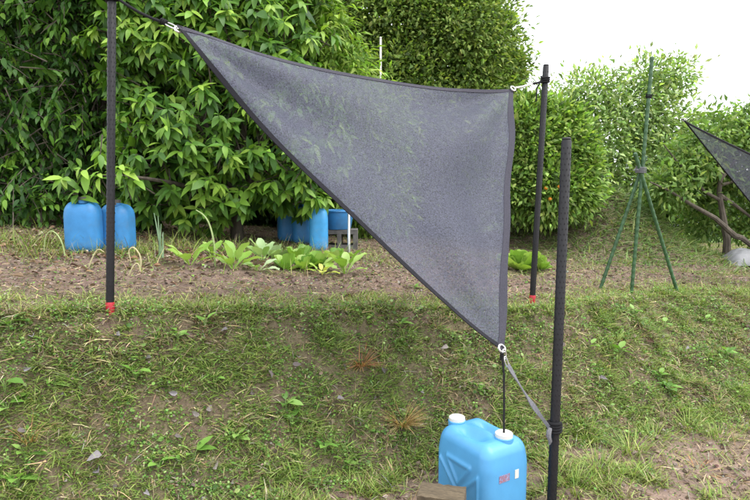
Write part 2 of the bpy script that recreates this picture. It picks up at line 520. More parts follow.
# flat-lying dead stalks and thatch
def litter_mask(x, y):
    t, ye = bank_t(x, y)
    return np.where(t < 1.1, np.where(t > -.15, .9, .35), .30) * (.35 + .65 * sstep(.4, .6, fbm(x, y * 1.7, 5, 3, 3))) * (y < 8)
x, y = sample(80000, -3.6, 5.0, 1.4, 8.0, litter_mask)
L = .015 + .075 * rng.random(len(x)) ** 2.2
blades('dead_grass', x, y, L, .0022 + .0028 * rng.random(len(x)), pick(STRAW, len(x), .25), .14, 'dry', .012, label='dead grass stalks and straw matted over the ground', cat='straw')

# tiny round-leaved weeds
RT = np.array([(0, 0, 0), (-.34, .3, .03), (-.36, .68, .04), (0, 1, -.05), (.36, .68, .04), (.34, .3, .03)], float)
RF = np.array([(0, 5, 1), (5, 4, 1), (4, 2, 1), (4, 3, 2)])
def weed_mask(x, y):
    t, ye = bank_t(x, y); return (.75 * ((t > -.2) & (t < 1.1)) + .07) * (.12 + .88 * sstep(.48, .64, fbm(x, y * 1.8, 6.5, 4, 3))) * (y < 8)
x, y = sample(40000, -3.2, 5.0, 1.4, 7.5, weed_mask)
n = len(x); nr = gnormal(x, y); th = rng.uniform(0, 6.28, n); sd = np.stack([np.cos(th), np.sin(th), .15 * np.ones(n)], -1)
pos = np.stack([x, y, G(x, y) + rng.uniform(.006, .045, n)], -1)
V, F, C = spread(RT, RF, pos, sd + .3 * nr, nr + np.array([0, 0, .7]) + .5 * rng.standard_normal((n, 3)), rng.uniform(.005, .015, n) * (1 + .9 * (rng.random(n) < .05)), pick([(.10, .21, .04, 3), (.17, .31, .065, 3), (.06, .13, .028, 2), (.28, .40, .14, 1.2), (.22, .18, .14, 1.2)], n))
o = link('ground_weeds', mesh_from('ground_weeds', V, F, C), M['grass'], kind='stuff'); tag(o, 'tiny round leaved weeds scattered through the grass', 'weeds')

# earth crumbs on the bare soil
OCT = np.array([(1, 0, 0), (-1, 0, 0), (0, 1, 0), (0, -1, 0), (0, 0, .8), (0, 0, -.5)], float)
OF = np.array([(0, 2, 4), (2, 1, 4), (1, 3, 4), (3, 0, 4), (2, 0, 5), (1, 2, 5), (3, 1, 5), (0, 3, 5)])
def crumb_mask(x, y):
    return np.clip(1 - 1.5 * grass_density(x, y), .12, 1) * (y < 7.5)
x, y = sample(36000, -4, 5, 1.5, 7.5, crumb_mask)
n = len(x); s = .003 + .016 * rng.random(n) ** 5
pos = np.stack([x, y, G(x, y) + s * .2], -1)
V, F, C = spread(OCT, OF, pos, rng.standard_normal((n, 3)), rng.standard_normal((n, 3)) * .5 + np.array([0, 0, 1]), s, pick([(.17, .13, .10, 3), (.24, .19, .15, 2), (.10, .075, .058, 2), (.30, .27, .24, .5)], n))
o = link('soil_crumbs', mesh_from('soil_crumbs', V, F, C), M['dry'], kind='stuff'); tag(o, 'crumbs of brown earth on the bare soil', 'soil')

# fallen leaves under the shrubs
def fall_mask(x, y):
    a = np.exp(-((x + 2.3) / .8) ** 2 - ((y - 4.5) / .6) ** 2) + .9 * np.exp(-((x + 1.25) / .45) ** 2 - ((y - 4.35) / .25) ** 2) + .012 * (y > 3.3) * (y < 5.5)
    return np.clip(a, 0, 1)
x, y = sample(1500, -4, 3, 2.8, 5.6, fall_mask)
n = len(x); th = rng.uniform(0, 6.28, n)
T8, F8 = leaf_template(.45, .25, .35, 4)
V, F, C = spread(T8, F8, np.stack([x, y, G(x, y) + .012], -1), np.stack([np.cos(th), np.sin(th), .2 * rng.standard_normal(n)], -1), np.array([0, 0, 1]) + .5 * rng.standard_normal((n, 3)), rng.uniform(.025, .07, n),
               pick([(.22, .135, .09, 3), (.30, .20, .145, 2), (.14, .09, .065, 3), (.38, .31, .25, 1)], n))
o = link('leaf_litter', mesh_from('leaf_litter', V, F, C), M['dry'], kind='stuff'); tag(o, 'reddish brown fallen leaves under the shrubs', 'leaf litter')

# ------------------------------------------------------------------ trees and shrubs
def lobes_sample(lobes, n, skin=.3, front=.75):
    """points in the outer shell of a union of ellipsoids, most of them on the side seen from the garden"""
    lob = np.array(lobes, float)
    area = lob[:, 3] * lob[:, 5] + lob[:, 4] * lob[:, 5] + lob[:, 3] * lob[:, 4]
    out_p = []; out_n = []; got = 0
    while got < n:
        k = rng.choice(len(lob), n * 2, p=area / area.sum())
        d = unit(rng.standard_normal((n * 2, 3)))
        flip = (d[:, 1] > .25) & (rng.random(n * 2) < front)
        d[flip, 1] *= -1
        r = 1 - skin * rng.random(n * 2) ** 1.3
        r = r * (1 + .16 * (fbm(d[:, 0] * 2 + k * 3.1, d[:, 2] * 2 + d[:, 1], 1.6, 1, 3) - .5) * 2)
        p = lob[k, :3] + d * lob[k, 3:6] * r[:, None]
        q = np.sqrt((((p[:, None, :] - lob[None, :, :3]) / lob[None, :, 3:6]) ** 2).sum(-1))
        q[np.arange(len(p)), k] = 9
        keep = (q.min(1) > .80) & (p[:, 2] > G(p[:, 0], p[:, 1], False) + .04)
        out_p.append(p[keep]); out_n.append(unit(d / lob[k, 3:6])[keep]); got += keep.sum()
    return np.concatenate(out_p)[:n], np.concatenate(out_n)[:n]

def limbs(root, base, tips, r0, name_trunk='trunk', wob=.12, lean=(0, 0), hgt=.5):
    """tapered trunk and boughs; every bough is its own part"""
    base = np.asarray(base, float)
    top = base + np.array([lean[0], lean[1], hgt])
    loc = np.array(root.location)
    tp = [base + (top - base) * s + np.array([wob * .3 * math.sin(3 * s + base[0]), 0, 0]) * s for s in np.linspace(0, 1, 5)]
    tp[0] = tp[0] - np.array([0, 0, .06])
    MB().tube([p - loc for p in tp], [r0 * (1.25 - .45 * s) for s in np.linspace(0, 1, 5)], 9).build(name_trunk, M['bark'], root)
    for tip in tips:
        tip = np.asarray(tip, float)
        s0 = tp[int(rng.integers(2, 5))]
        ctl = s0 * .5 + tip * .5 + np.array([0, 0, .15]) + wob * rng.standard_normal(3)
        pts = [(1 - s) ** 2 * s0 + 2 * s * (1 - s) * ctl + s * s * tip for s in np.linspace(0, 1, 8)]
        MB().tube([p - loc for p in pts], [r0 * (.62 - .5 * s) for s in np.linspace(0, 1, 8)], 7).build('branch', M['bark'], root)

def fine_tree(name, label, lobes, nleaf, size, pal, base, r0, tips, cat='tree', droop=.25, skin=.3, clump=5, mat='far_leaf', T=DIAMOND, spreadr=.09, hgt=.6, lean=(0, 0), group=None, core=0):
    root = thing(name, base, label, cat, group)
    limbs(root, base, tips, r0, hgt=hgt, lean=lean)
    nc = nleaf // clump
    p, nn = lobes_sample(lobes, nc, skin)
    p = np.repeat(p, clump, 0); nn = np.repeat(nn, clump, 0)
    n = len(p)
    off = rng.standard_normal((n, 3)) * spreadr
    tint = np.repeat(1 + .22 * rng.standard_normal(nc), clump)[:, None]
    pos = p + off - np.array(base)
    ax = unit(nn * .6 + unit(off) * .8 + .5 * rng.standard_normal((n, 3)) - np.array([0, 0, droop]))
    nm = unit(nn * .5 + np.array([0, -.12, .8]) + .55 * rng.standard_normal((n, 3)))
    V, F, C = spread(T[0], T[1], pos, ax, nm, size * rng.uniform(.65, 1.3, n), np.clip(pick(pal, n) * tint, .01, .8))
    if core:                                             # leaves deeper inside the crown
        inner = [(l[0], l[1], l[2], l[3] * .80, l[4] * .80, l[5] * .80) for l in lobes]
        p, nn = lobes_sample(inner, core, .5, .5)
        V2, F2, C2 = spread(T[0] * np.array([1.6, 1, 1]), T[1], p - np.array(base), nn + .8 * rng.standard_normal((core, 3)), nn + .8 * rng.standard_normal((core, 3)), size * 2.0 * rng.uniform(.7, 1.3, core), pick(pal, core))
        F = np.concatenate([F, F2 + len(V)]); V = np.concatenate([V, V2]); C = np.concatenate([C, C2])
    link('foliage', mesh_from('foliage', V, F, C), M[mat], root, kind='stuff')
    return root

BROAD = [leaf_template(.40, .28, .10, 5, .40, .01), leaf_template(.36, .40, .14, 5, .42, .015), leaf_template(.43, .18, .08, 5, .38, .01)]
LEAFCOL = [(.028, .080, .016), (.052, .135, .022), (.095, .215, .030), (.170, .325, .042), (.28, .44, .068)]  # dark to lime steps; the lime end also stands for lit leaves

def broad_bush(name, label, lobes, nshoot, base, r0, tips, size, bright, extra=None, nparts=300, group=None, whorl=7, spray=False):
    root = thing(name, base, label, 'shrub', group)
    limbs(root, base, tips, r0, hgt=.45)
    p, nn = lobes_sample(lobes, nshoot, .42, .85)
    if extra is not None:
        ep, en = extra
        p = np.concatenate([p, ep]); nn = np.concatenate([nn, en])
    ns = len(p); nextra = 0 if extra is None else len(extra[0])
    POS = []; AX = []; NM = []; SC = []; CI = []
    TW = MB()
    bs = np.array(base)
    for s in range(ns):
        d = unit(nn[s] * .8 + np.array([0, -.15, .25]) + .35 * rng.standard_normal(3))
        if spray: d = unit(nn[s] * .8 + np.array([0, 0, -.25]) + .45 * rng.standard_normal(3))
        a = unit(np.cross(d, [0.1, .2, 1])); b2 = np.cross(d, a)
        ln = (.34 if spray else .13) * rng.uniform(.7, 1.2)
        TW.tube([p[s] - d * (ln + .12) - bs - np.array([0, 0, .05]), p[s] - d * ln * .4 - bs, p[s] - bs], [.006, .004, .002], 4, False)
        young = rng.random() if s < ns - nextra else .75  # leaf age, plus the painted-in lit look of the shoot
        nl = (11 if spray else whorl) + int(rng.integers(-1, 2))
        ph0 = rng.uniform(0, 6.28)
        for i in range(nl):
            f = i / (nl - 1)
            if spray:
                ph = ph0 + math.pi * i + .3 * rng.standard_normal(); radial = math.cos(ph) * a + math.sin(ph) * .3 * b2
                q = p[s] - d * ln * (1 - f) - np.array([0, 0, .10 * f * f]); ax = unit(d * .7 + radial * .9 - np.array([0, 0, .45])); nm = np.array([0, -.15, 1]) + .30 * rng.standard_normal(3)
            else:
                ph = ph0 + 2.4 * i; radial = math.cos(ph) * a + math.sin(ph) * b2
                q = p[s] - d * ln * .55 * (1 - f); ax = unit(d * (.15 + .45 * f) + radial * (1.1 - .45 * f) - np.array([0, 0, .50 + .25 * rng.random()])); nm = d * .55 + np.array([0, -.1, .8]) + .22 * rng.standard_normal(3)
            POS.append(q - bs); AX.append(ax); NM.append(nm)
            SC.append(size * rng.uniform(.7, 1.2) * (1.05 - .35 * f if not spray else 1 - .25 * f))
            CI.append(int(np.clip(round(bright + 2.3 * (young - .4) + .8 * (f - .5) + .55 * rng.standard_normal()), 0, 4)))  # tone step mixes leaf age with painted lit and shaded contrast
    POS = np.array(POS); AX = np.array(AX); NM = np.array(NM); SC = np.array(SC); CI = np.array(CI)
    TI = rng.integers(0, 3, len(POS))
    # the leaves that show largest become parts of their own, the rest one mass
    px, py, z = project(POS + bs + unit(AX) * SC[:, None] * .5)
    inside = (px > 2) & (px < 748) & (py > 2) & (py < 300)
    order = np.argsort(z)
    seen = set(); parts = []
    for i in order:
        if not inside[i]: continue
        c = (int(px[i] // 7), int(py[i] // 7))
        if c in seen: continue
        seen.add(c); parts.append(i)
    parts = sorted(parts, key=lambda i: -SC[i] / z[i])[:nparts]
    mask = np.ones(len(POS), bool); mask[parts] = False
    cache = {}
    Fr = frames(AX[parts], NM[parts])
    for j, i in enumerate(parts):
        key = (TI[i], CI[i])
        if key not in cache:
            T, F = BROAD[TI[i]]
            cache[key] = mesh_from('leaf', T, F, np.tile(LEAFCOL[CI[i]], (len(T), 1)), True); cache[key].materials.append(M['leaf'])
        o = link('leaf', cache[key], None, root)
        mm = Matrix(Fr[j].tolist()).to_4x4() @ Matrix.Scale(float(SC[i]), 4); mm.translation = Vector(POS[i].tolist())
        o.matrix_basis = mm
    Vs = []; Fs = []; Cs = []; off = 0
    for k in range(3):
        s = mask & (TI == k)
        cc = np.array(LEAFCOL)[CI[s]] * (1 + .12 * rng.standard_normal((s.sum(), 1)))
        V, F, C = spread(BROAD[k][0], BROAD[k][1], POS[s], AX[s], NM[s], SC[s], np.clip(cc, .01, .8))
        Vs.append(V); Fs.append(F + off); Cs.append(C); off += len(V)
    link('foliage', mesh_from('foliage', np.concatenate(Vs), np.concatenate(Fs), np.concatenate(Cs), True), M['leaf'], root, kind='stuff')
    TW.build('twigs', M['bark'], root, kind='stuff')
    return root

def gp(x, y): return (x, y, float(G(x, y)))

# sprig hanging forward over the two blue cans
sp = np.array([P(62, 178, 4.15), P(80, 168, 4.15), P(97, 172, 4.2), P(120, 165, 4.25), P(75, 190, 4.2), P(128, 178, 4.3), P(100, 160, 4.3)])
sn = np.tile(np.array([-.3, -.7, .3]), (len(sp), 1))
broad_bush('broadleaf_shrub', 'large bright green shrub with drooping broad leaves behind the vegetable row',
           [(-1.55, 5.35, 1.80, .80, .72, .80), (-.80, 5.35, 1.78, .62, .68, .66), (-1.25, 5.45, 2.65, .85, .75, .75), (-.98, 5.6, 2.55, .48, .55, .6),
            (-1.95, 5.5, 2.75, .70, .65, .80), (-1.1, 5.7, 3.5, .9, .8, .7), (-1.95, 5.55, 3.6, .8, .7, .7), (-1.95, 5.4, 1.7, .5, .55, .6)],
           1200, gp(-1.3, 5.5), .055, [(-1.6, 5.2, 2.1), (-.8, 5.2, 2.0), (-1.2, 5.3, 2.9), (-1.9, 5.4, 2.9), (-.7, 5.5, 2.7), (-1.2, 5.6, 3.6), (-1.9, 5.5, 3.7), tuple(P(100, 175, 4.4))], .142, 2.15, extra=(sp, sn), whorl=8)
broad_bush('evergreen_shrub', 'dark green shrub with arching leafy sprays behind the two blue cans',
           [(-3.0, 5.9, 1.95, .90, .75, .95), (-2.35, 6.0, 2.0, .65, .65, .85), (-3.2, 5.9, 3.1, .95, .8, .85), (-2.4, 6.0, 3.2, .75, .7, .85), (-3.9, 5.7, 2.4, .8, .8, 1.2), (-2.7, 6.0, 4.0, 1.1, .8, .7), (-3.3, 5.6, 1.35, .8, .6, .5), (-2.5, 5.8, 1.35, .6, .5, .45), (-4.2, 5.4, 1.5, .7, .6, .6)],
           1700, gp(-2.8, 6.0), .06, [(-3.0, 5.7, 2.2), (-2.4, 5.8, 2.2), (-3.3, 5.8, 3.2), (-2.4, 5.8, 3.4), (-3.8, 5.6, 2.6), (-2.7, 5.9, 4.0)], .115, 1.0, spray=True)

SLEN = (np.array([(0, 0, 0), (-.13, .4, .03), (0, 1, -.25), (.13, .4, .03)], float), DIAMOND[1])
b0 = gp(-.40, 6.4)
fine_tree('slender_leaved_shrub', 'yellow green shrub with slender leaves beside the thin white pole',
          [(-.40, 5.95, 2.45, .40, .38, .42), (-.62, 6.0, 2.9, .45, .42, .40), (-.25, 6.3, 2.0, .40, .35, .5), (-.6, 6.6, 1.5, .5, .4, .5), (.02, 6.6, 2.05, .38, .35, .5), (.0, 6.6, 1.35, .42, .35, .5)], 12000, .11,
          [(.21, .34, .055, 3), (.30, .43, .09, 3), (.14, .25, .045, 2)], b0, .03, [(-.4, 6.0, 2.5), (-.6, 6.1, 2.9), (-.3, 6.3, 2.0)], 'shrub', .6, .5, 6, T=SLEN, spreadr=.07)
fine_tree('evergreen_tree', 'tall dense small leaved evergreen tree behind the shade sail',
          [(.3, 8.4, 2.3, 1.35, 1.2, 1.3), (1.05, 8.3, 3.3, .85, 1.0, 1.0), (.1, 8.5, 3.7, 1.3, 1.1, 1.1), (.85, 8.5, 4.5, .9, 1.0, .8), (-1.2, 8.7, 3.4, 1.2, 1.0, 1.3), (-.3, 8.6, 4.8, 1.2, 1.0, .9), (1.25, 8.3, 2.4, .75, .8, .9), (1.78, 8.2, 3.05, .26, .3, .25), (-1.0, 8.5, 1.6, 1.2, .9, .9), (.9, 8.2, 1.4, .9, .8, .7), (.95, 8.9, 2.7, 1.0, .6, 1.2)],
          150000, .078, [(.13, .21, .048, 4), (.20, .29, .068, 4), (.30, .39, .10, 3), (.075, .13, .035, 1.2)], gp(.2, 8.7), .13,
          [(.3, 8.2, 2.6), (1.0, 8.2, 3.4), (.1, 8.3, 3.9), (.8, 8.4, 4.5), (-1.1, 8.5, 3.5), (1.2, 8.2, 2.4)], 'tree', .1, .32, 10, spreadr=.10, hgt=1.0, core=16000)
fine_tree('dark_backing_tree', 'added dense dark backing tree blocking sky light in the gaps behind the broad leaved shrub',  # added backing: dark leaves stop sky leaks and shade the shrub gaps
          [(-2.2, 7.6, 1.7, 1.5, .7, .9), (-4.2, 7.5, 1.8, 1.5, .8, 1.0), (-2.6, 7.7, 3.0, 1.5, .8, 1.1), (-4.4, 7.6, 3.2, 1.4, .8, 1.2), (-.9, 7.5, 1.6, .9, .5, .75), (-3.4, 7.7, 4.4, 1.6, .9, 1.0), (-1.6, 7.8, 4.2, 1.2, .8, .9)],
          46000, .16, [(.030, .070, .018, 3), (.050, .10, .026, 2)], gp(-2.8, 7.8), .12, [(-2.2, 7.5, 1.9), (-4.0, 7.5, 2.0), (-2.6, 7.6, 3.2), (-4.2, 7.6, 3.4), (-3.2, 7.7, 4.4)], 'tree', .2, .35, 6, spreadr=.12, hgt=.7, core=8000)
citrus = fine_tree('citrus_tree', 'rounded glossy citrus tree with a few orange fruits beside the grassy mound',
          [(1.72, 6.75, 1.70, .42, .40, .42), (2.10, 6.85, 1.78, .40, .40, .42), (1.58, 6.7, 2.00, .34, .34, .28), (2.00, 6.85, 2.08, .34, .35, .28), (1.95, 6.65, 1.36, .46, .40, .28), (2.25, 6.8, 1.50, .28, .32, .32), (1.52, 6.7, 1.42, .32, .33, .32), (1.80, 6.8, 2.22, .18, .2, .16)],
          30000, .082, [(.13, .23, .046, 4), (.20, .32, .068, 4), (.31, .43, .12, 3), (.075, .14, .034, 1.2)], gp(1.9, 6.9), .05,
          [(1.7, 6.7, 1.8), (2.2, 6.8, 1.9), (1.6, 6.7, 2.0), (2.0, 6.8, 2.05), (1.9, 6.6, 1.5)], 'tree', .1, .55, 10, spreadr=.075, hgt=.35, core=3000)
for i, (px, py) in enumerate([(546, 188), (559, 187), (550, 199)]):
    c = P(px, py, 6.18) - np.array(citrus.location)
    mb = MB(); r = .020
    mb.tube([c + np.array([0, 0, r * math.cos(a)]) for a in np.linspace(math.pi, 0, 8)], [max(r * math.sin(a), .002) for a in np.linspace(math.pi, 0, 8)], 10)
    mb.build('fruit', M['orange'], citrus)
fine_tree('bloom_paled_tree', 'loose crowned tree, leaves paled with sky bloom, rising behind the green tripod stakes',
          [(3.55, 9.6, 2.1, .75, .6, .70), (4.1, 9.8, 2.6, .75, .6, .60), (3.5, 9.7, 2.85, .60, .5, .40), (4.3, 9.8, 1.7, .70, .6, .50), (4.45, 9.8, 3.1, .45, .4, .40), (3.1, 9.7, 2.2, .5, .5, .6), (4.95, 9.8, 3.2, .22, .3, .25), (2.9, 9.6, 2.0, .5, .5, .8), (3.6, 9.5, 1.4, .9, .5, .6), (5.0, 10.0, 2.3, .5, .5, .5), (5.2, 10.0, 1.5, .6, .5, .5)],
          22000, .10, [(.20, .30, .10, 3), (.29, .40, .15, 3), (.40, .50, .23, 2), (.13, .21, .07, 1)], gp(3.9, 9.9), .07,  # washed-out bloom of the bright sky is put into these leaf colours
          [(3.5, 9.6, 2.2), (4.1, 9.7, 2.8), (3.5, 9.7, 2.9), (4.4, 9.8, 1.9), (4.5, 9.8, 3.2)], 'tree', .25, .6, 6, spreadr=.12, hgt=.8)
fine_tree('low_dark_shrub', 'low dark green shrub beyond the end of the mound',
          [(4.6, 10.2, 1.0, .55, .45, .45), (5.0, 10.3, 1.15, .45, .4, .40), (4.3, 10.2, .8, .4, .4, .35), (5.6, 10.4, .9, .5, .4, .45), (6.4, 10.6, .9, .4, .4, .4)], 10000, .08,
          [(.05, .10, .03, 3), (.08, .14, .04, 2), (.12, .19, .06, 1)], gp(4.6, 10.4), .03, [(4.6, 10.2, 1.0), (5.0, 10.3, 1.1)], 'shrub', .2, .4, 5, hgt=.2)

# spreading tree at the far right with its long limbs in view
tb = gp(*P(727, 250, 7.0)[:2])
root = thing('spreading_tree', tb, 'young spreading tree with long bare limbs behind the second shade sail', 'tree')
l0 = np.array(tb)
def limb(nm, pts, r0, r1):
    pts = [np.asarray(p) for p in pts]; n = len(pts)
    MB().tube([p - l0 for p in pts], [r0 + (r1 - r0) * i / (n - 1) for i in range(n)], 8).build(nm, M['bark'], root)
limb('trunk', [np.array(tb) - [0, 0, .08], P(727, 240, 7), P(724, 222, 7), P(721, 205, 7), P(719, 192, 7), P(721, 175, 7.0), P(716, 150, 6.9), P(722, 130, 6.9)], .048, .012)
limb('branch', [P(728, 246, 7.0), P(745, 252, 6.9), P(735, 236, 6.8), P(715, 218, 6.75), P(692, 205, 6.7), P(668, 190, 6.7), P(650, 182, 6.7)][2:], .034, .008)
limb('branch', [P(730, 249, 7.0), P(752, 246, 6.95), P(742, 238, 6.8), P(735, 236, 6.8)][1:], .03, .034)
limb('branch', [P(720, 200, 7), P(705, 192, 6.95), P(690, 175, 6.9), P(674, 158, 6.85), P(664, 145, 6.8)], .022, .006)
limb('branch', [P(720, 195, 7), P(735, 205, 7), P(752, 218, 7.1), P(775, 225, 7.2)], .026, .01)
limb('branch', [P(721, 180, 7), P(735, 160, 7.1), P(745, 140, 7.2), P(752, 120, 7.2)], .02, .006)
limb('branch', [P(721, 185, 7), P(745, 178, 7.1), P(775, 168, 7.2)], .02, .008)
lob = []
for (px, py, yy, r) in [(668, 185, 6.9, .28), (692, 165, 7.0, .28), (706, 140, 7.0, .22), (722, 128, 7.2, .30), (745, 118, 7.3, .26), (745, 150, 7.3, .38), (735, 185, 7.4, .34), (700, 198, 7.4, .30), (770, 150, 7.3, .45), (775, 200, 7.3, .40), (742, 222, 7.5, .30), (700, 225, 7.6, .22), (760, 228, 7.5, .3), (715, 172, 7.3, .3), (765, 180, 7.2, .35), (683, 150, 7.1, .2), (655, 200, 7.4, .25), (790, 120, 7.3, .4)]:
    c = P(px, py, yy); lob.append((c[0], c[1], c[2], r, r, r * .75))
p, nn = lobes_sample(lob, 2300, .8, .3); p = np.repeat(p, 6, 0); n = len(p)
off = rng.standard_normal((n, 3)) * .07
V, F, C = spread(DIAMOND[0], DIAMOND[1], p + off - l0, off + .06 * rng.standard_normal((n, 3)) - np.array([0, 0, .03]), np.array([0, -.1, .8]) + .5 * rng.standard_normal((n, 3)), .095 * rng.uniform(.6, 1.25, n), pick([(.13, .22, .06, 3), (.19, .30, .08, 3), (.28, .39, .12, 2)], n))
link('foliage', mesh_from('foliage', V, F, C), M['far_leaf'], root, kind='stuff')

# weeds on the mound
def mound_mask(x, y): return np.exp(-((x - 2.85) / 1.0) ** 2 - ((y - 7.1) / .8) ** 2)
x, y = sample(16000, 1.6, 4.8, 5.8, 8.4, mound_mask)
cols = pick([(.13, .21, .06, 4), (.20, .27, .09, 3), (.30, .28, .16, 1.5), (.09, .15, .045, 2)], len(x))
blades('mound_weeds', x, y, .06 + .14 * rng.random(len(x)) ** 1.5, .006 + .008 * rng.random(len(x)), cols, .45, label='tangled weeds and dry grass over the mound', cat='weeds')

# far trees and pale shed
for i, (x0, y0, h, nm) in enumerate([(7.5, 27, 2.0, 'bushy tree far off beyond the pale shed'), (16.0, 34, 3.4, 'broad tree standing farthest behind the spreading tree')]):
    z0 = float(G(x0, y0))
    fine_tree('distant_tree', nm, [(x0, y0, z0 + h * .55, h * .5, h * .4, h * .42), (x0 + h * .3, y0, z0 + h * .75, h * .35, h * .3, h * .3), (x0 - h * .35, y0, z0 + h * .5, h * .35, h * .3, h * .32)], 4000, h * .06,
              [(.10, .17, .07, 3), (.15, .22, .09, 2)], (x0, y0, z0), .08, [(x0, y0, z0 + h * .7), (x0 + h * .3, y0, z0 + h * .7)], 'tree', .1, .4, 4, spreadr=h * .05, hgt=h * .3)

sx, sy = 10.6, 18.5
sz = float(G(sx, sy))
shed = thing('greenhouse', (sx, sy, sz), 'pale white greenhouse glimpsed between trunks far behind the spreading tree', 'greenhouse')
mb = MB(); prof = [(-2.6 * math.cos(a), 1.75 * math.sin(a)) for a in np.linspace(0, math.pi, 15)]
V = [(px_, yy, pz_) for yy in (0, 7) for (px_, pz_) in prof]
mb.add(V, [(i, i + 1, 16 + i, 15 + i) for i in range(14)] + [tuple(range(15)), tuple(range(29, 14, -1))])
mb.build('sheet', M['shed'], shed)
for k in range(5):
    MB().tube([(px_ * 1.01, k * 1.72 + .03, pz_ * 1.01) for px_, pz_ in prof], .02, 6).build('hoop', M['steel'], shed)

# ------------------------------------------------------------------ poles
def bumpy_pole(name, base, top, rad, label, cap=None, bury=.0, pitch=.021, mat='black', group=None):
    base = np.asarray(base, float); top = np.asarray(top, float)
    root = thing(name, base, label, 'pole', group)
    ax = top - base; Ln = np.linalg.norm(ax); ax = ax / Ln
    q = Vector(ax).to_track_quat('Z', 'Y'); root.rotation_mode = 'QUATERNION'; root.rotation_quaternion = q
    c0 = .055 if cap else -bury
    mb = MB()
    mb.tube([(0, 0, z) for z in (c0, Ln - .004, Ln)], [rad, rad, rad * .86], 20)
    n = int((Ln - max(c0, 0) - .02) / pitch)
    for i in range(n):
        z = max(c0, 0) + .016 + i * pitch
        for k in range(8):
            a = 2 * math.pi * (k + .5 * (i % 2)) / 8
            ca, sa = math.cos(a), math.sin(a)
            r0, r1 = rad * .985, rad * 1.06
            w = rad * .16; h = pitch * .30
            def pt(r, u, v): return (r * ca - u * sa, r * sa + u * ca, z + v)
            mb.add([pt(r0, -w, 0), pt(r0, 0, -h), pt(r0, w, 0), pt(r0, 0, h), pt(r1, -w * .45, 0), pt(r1, 0, -h * .45), pt(r1, w * .45, 0), pt(r1, 0, h * .45)],
                   [(0, 1, 5, 4), (1, 2, 6, 5), (2, 3, 7, 6), (3, 0, 4, 7), (4, 5, 6, 7)])
    mb.build('shaft', M[mat], root)
    MB().tube([(0, 0, Ln + .001), (0, 0, Ln + .006), (0, 0, Ln + .010)], [rad * .93, rad * .93, rad * .7], 16).build('top_cap', M[mat], root)
    if cap:
        MB().tube([(0, 0, -.03), (0, 0, 0), (0, 0, .050), (0, 0, .056)], [rad * 1.05, rad * 1.12, rad * 1.12, rad * .95], 18).build('end_cap', M['red'], root)
    return root

LB = P(110, 313, 2.68); LT = P(112, -16, 2.68)
RB = P(532, 305, 3.66); RT_ = P(546, 66, 3.66)
FB = P(551, 520, 2.30); FB[2] = float(G(FB[0], FB[1])); FT = P(566.5, 140, 2.30)
# stand the poles on the soil
for q_ in (LB, RB): q_[2] = float(G(q_[0], q_[1])) - .004
bumpy_pole('garden_pole', LB, LT, .0180, 'black studded pole with red foot standing beside the two blue cans', True)
bumpy_pole('garden_pole', RB, RT_, .0180, 'black studded pole with red foot in front of the lettuces and citrus tree', True)
bumpy_pole('garden_pole', FB, FT, .0192, 'black studded pole with a grey strap tied round it next to the jerrycan', None, .05)
wp = P(380.5, 77, 7.05); wb = gp(wp[0], 7.05); wt = P(380.5, 38, 7.05)
root = thing('thin_stake', wb, 'thin white stake rising above the shade sail beside the slender leaved shrub', 'stake')
MB().tube([(0, 0, -.05), (0, 0, wt[2] - wb[2] - .005), (0, 0, wt[2] - wb[2])], [.014, .014, .010], 10).build('shaft', M['white'], root)
MB().tube([(0, 0, wt[2] - wb[2]), (0, 0, wt[2] - wb[2] + .012)], [.017, .012], 10).build('top_cap', M['white'], root)

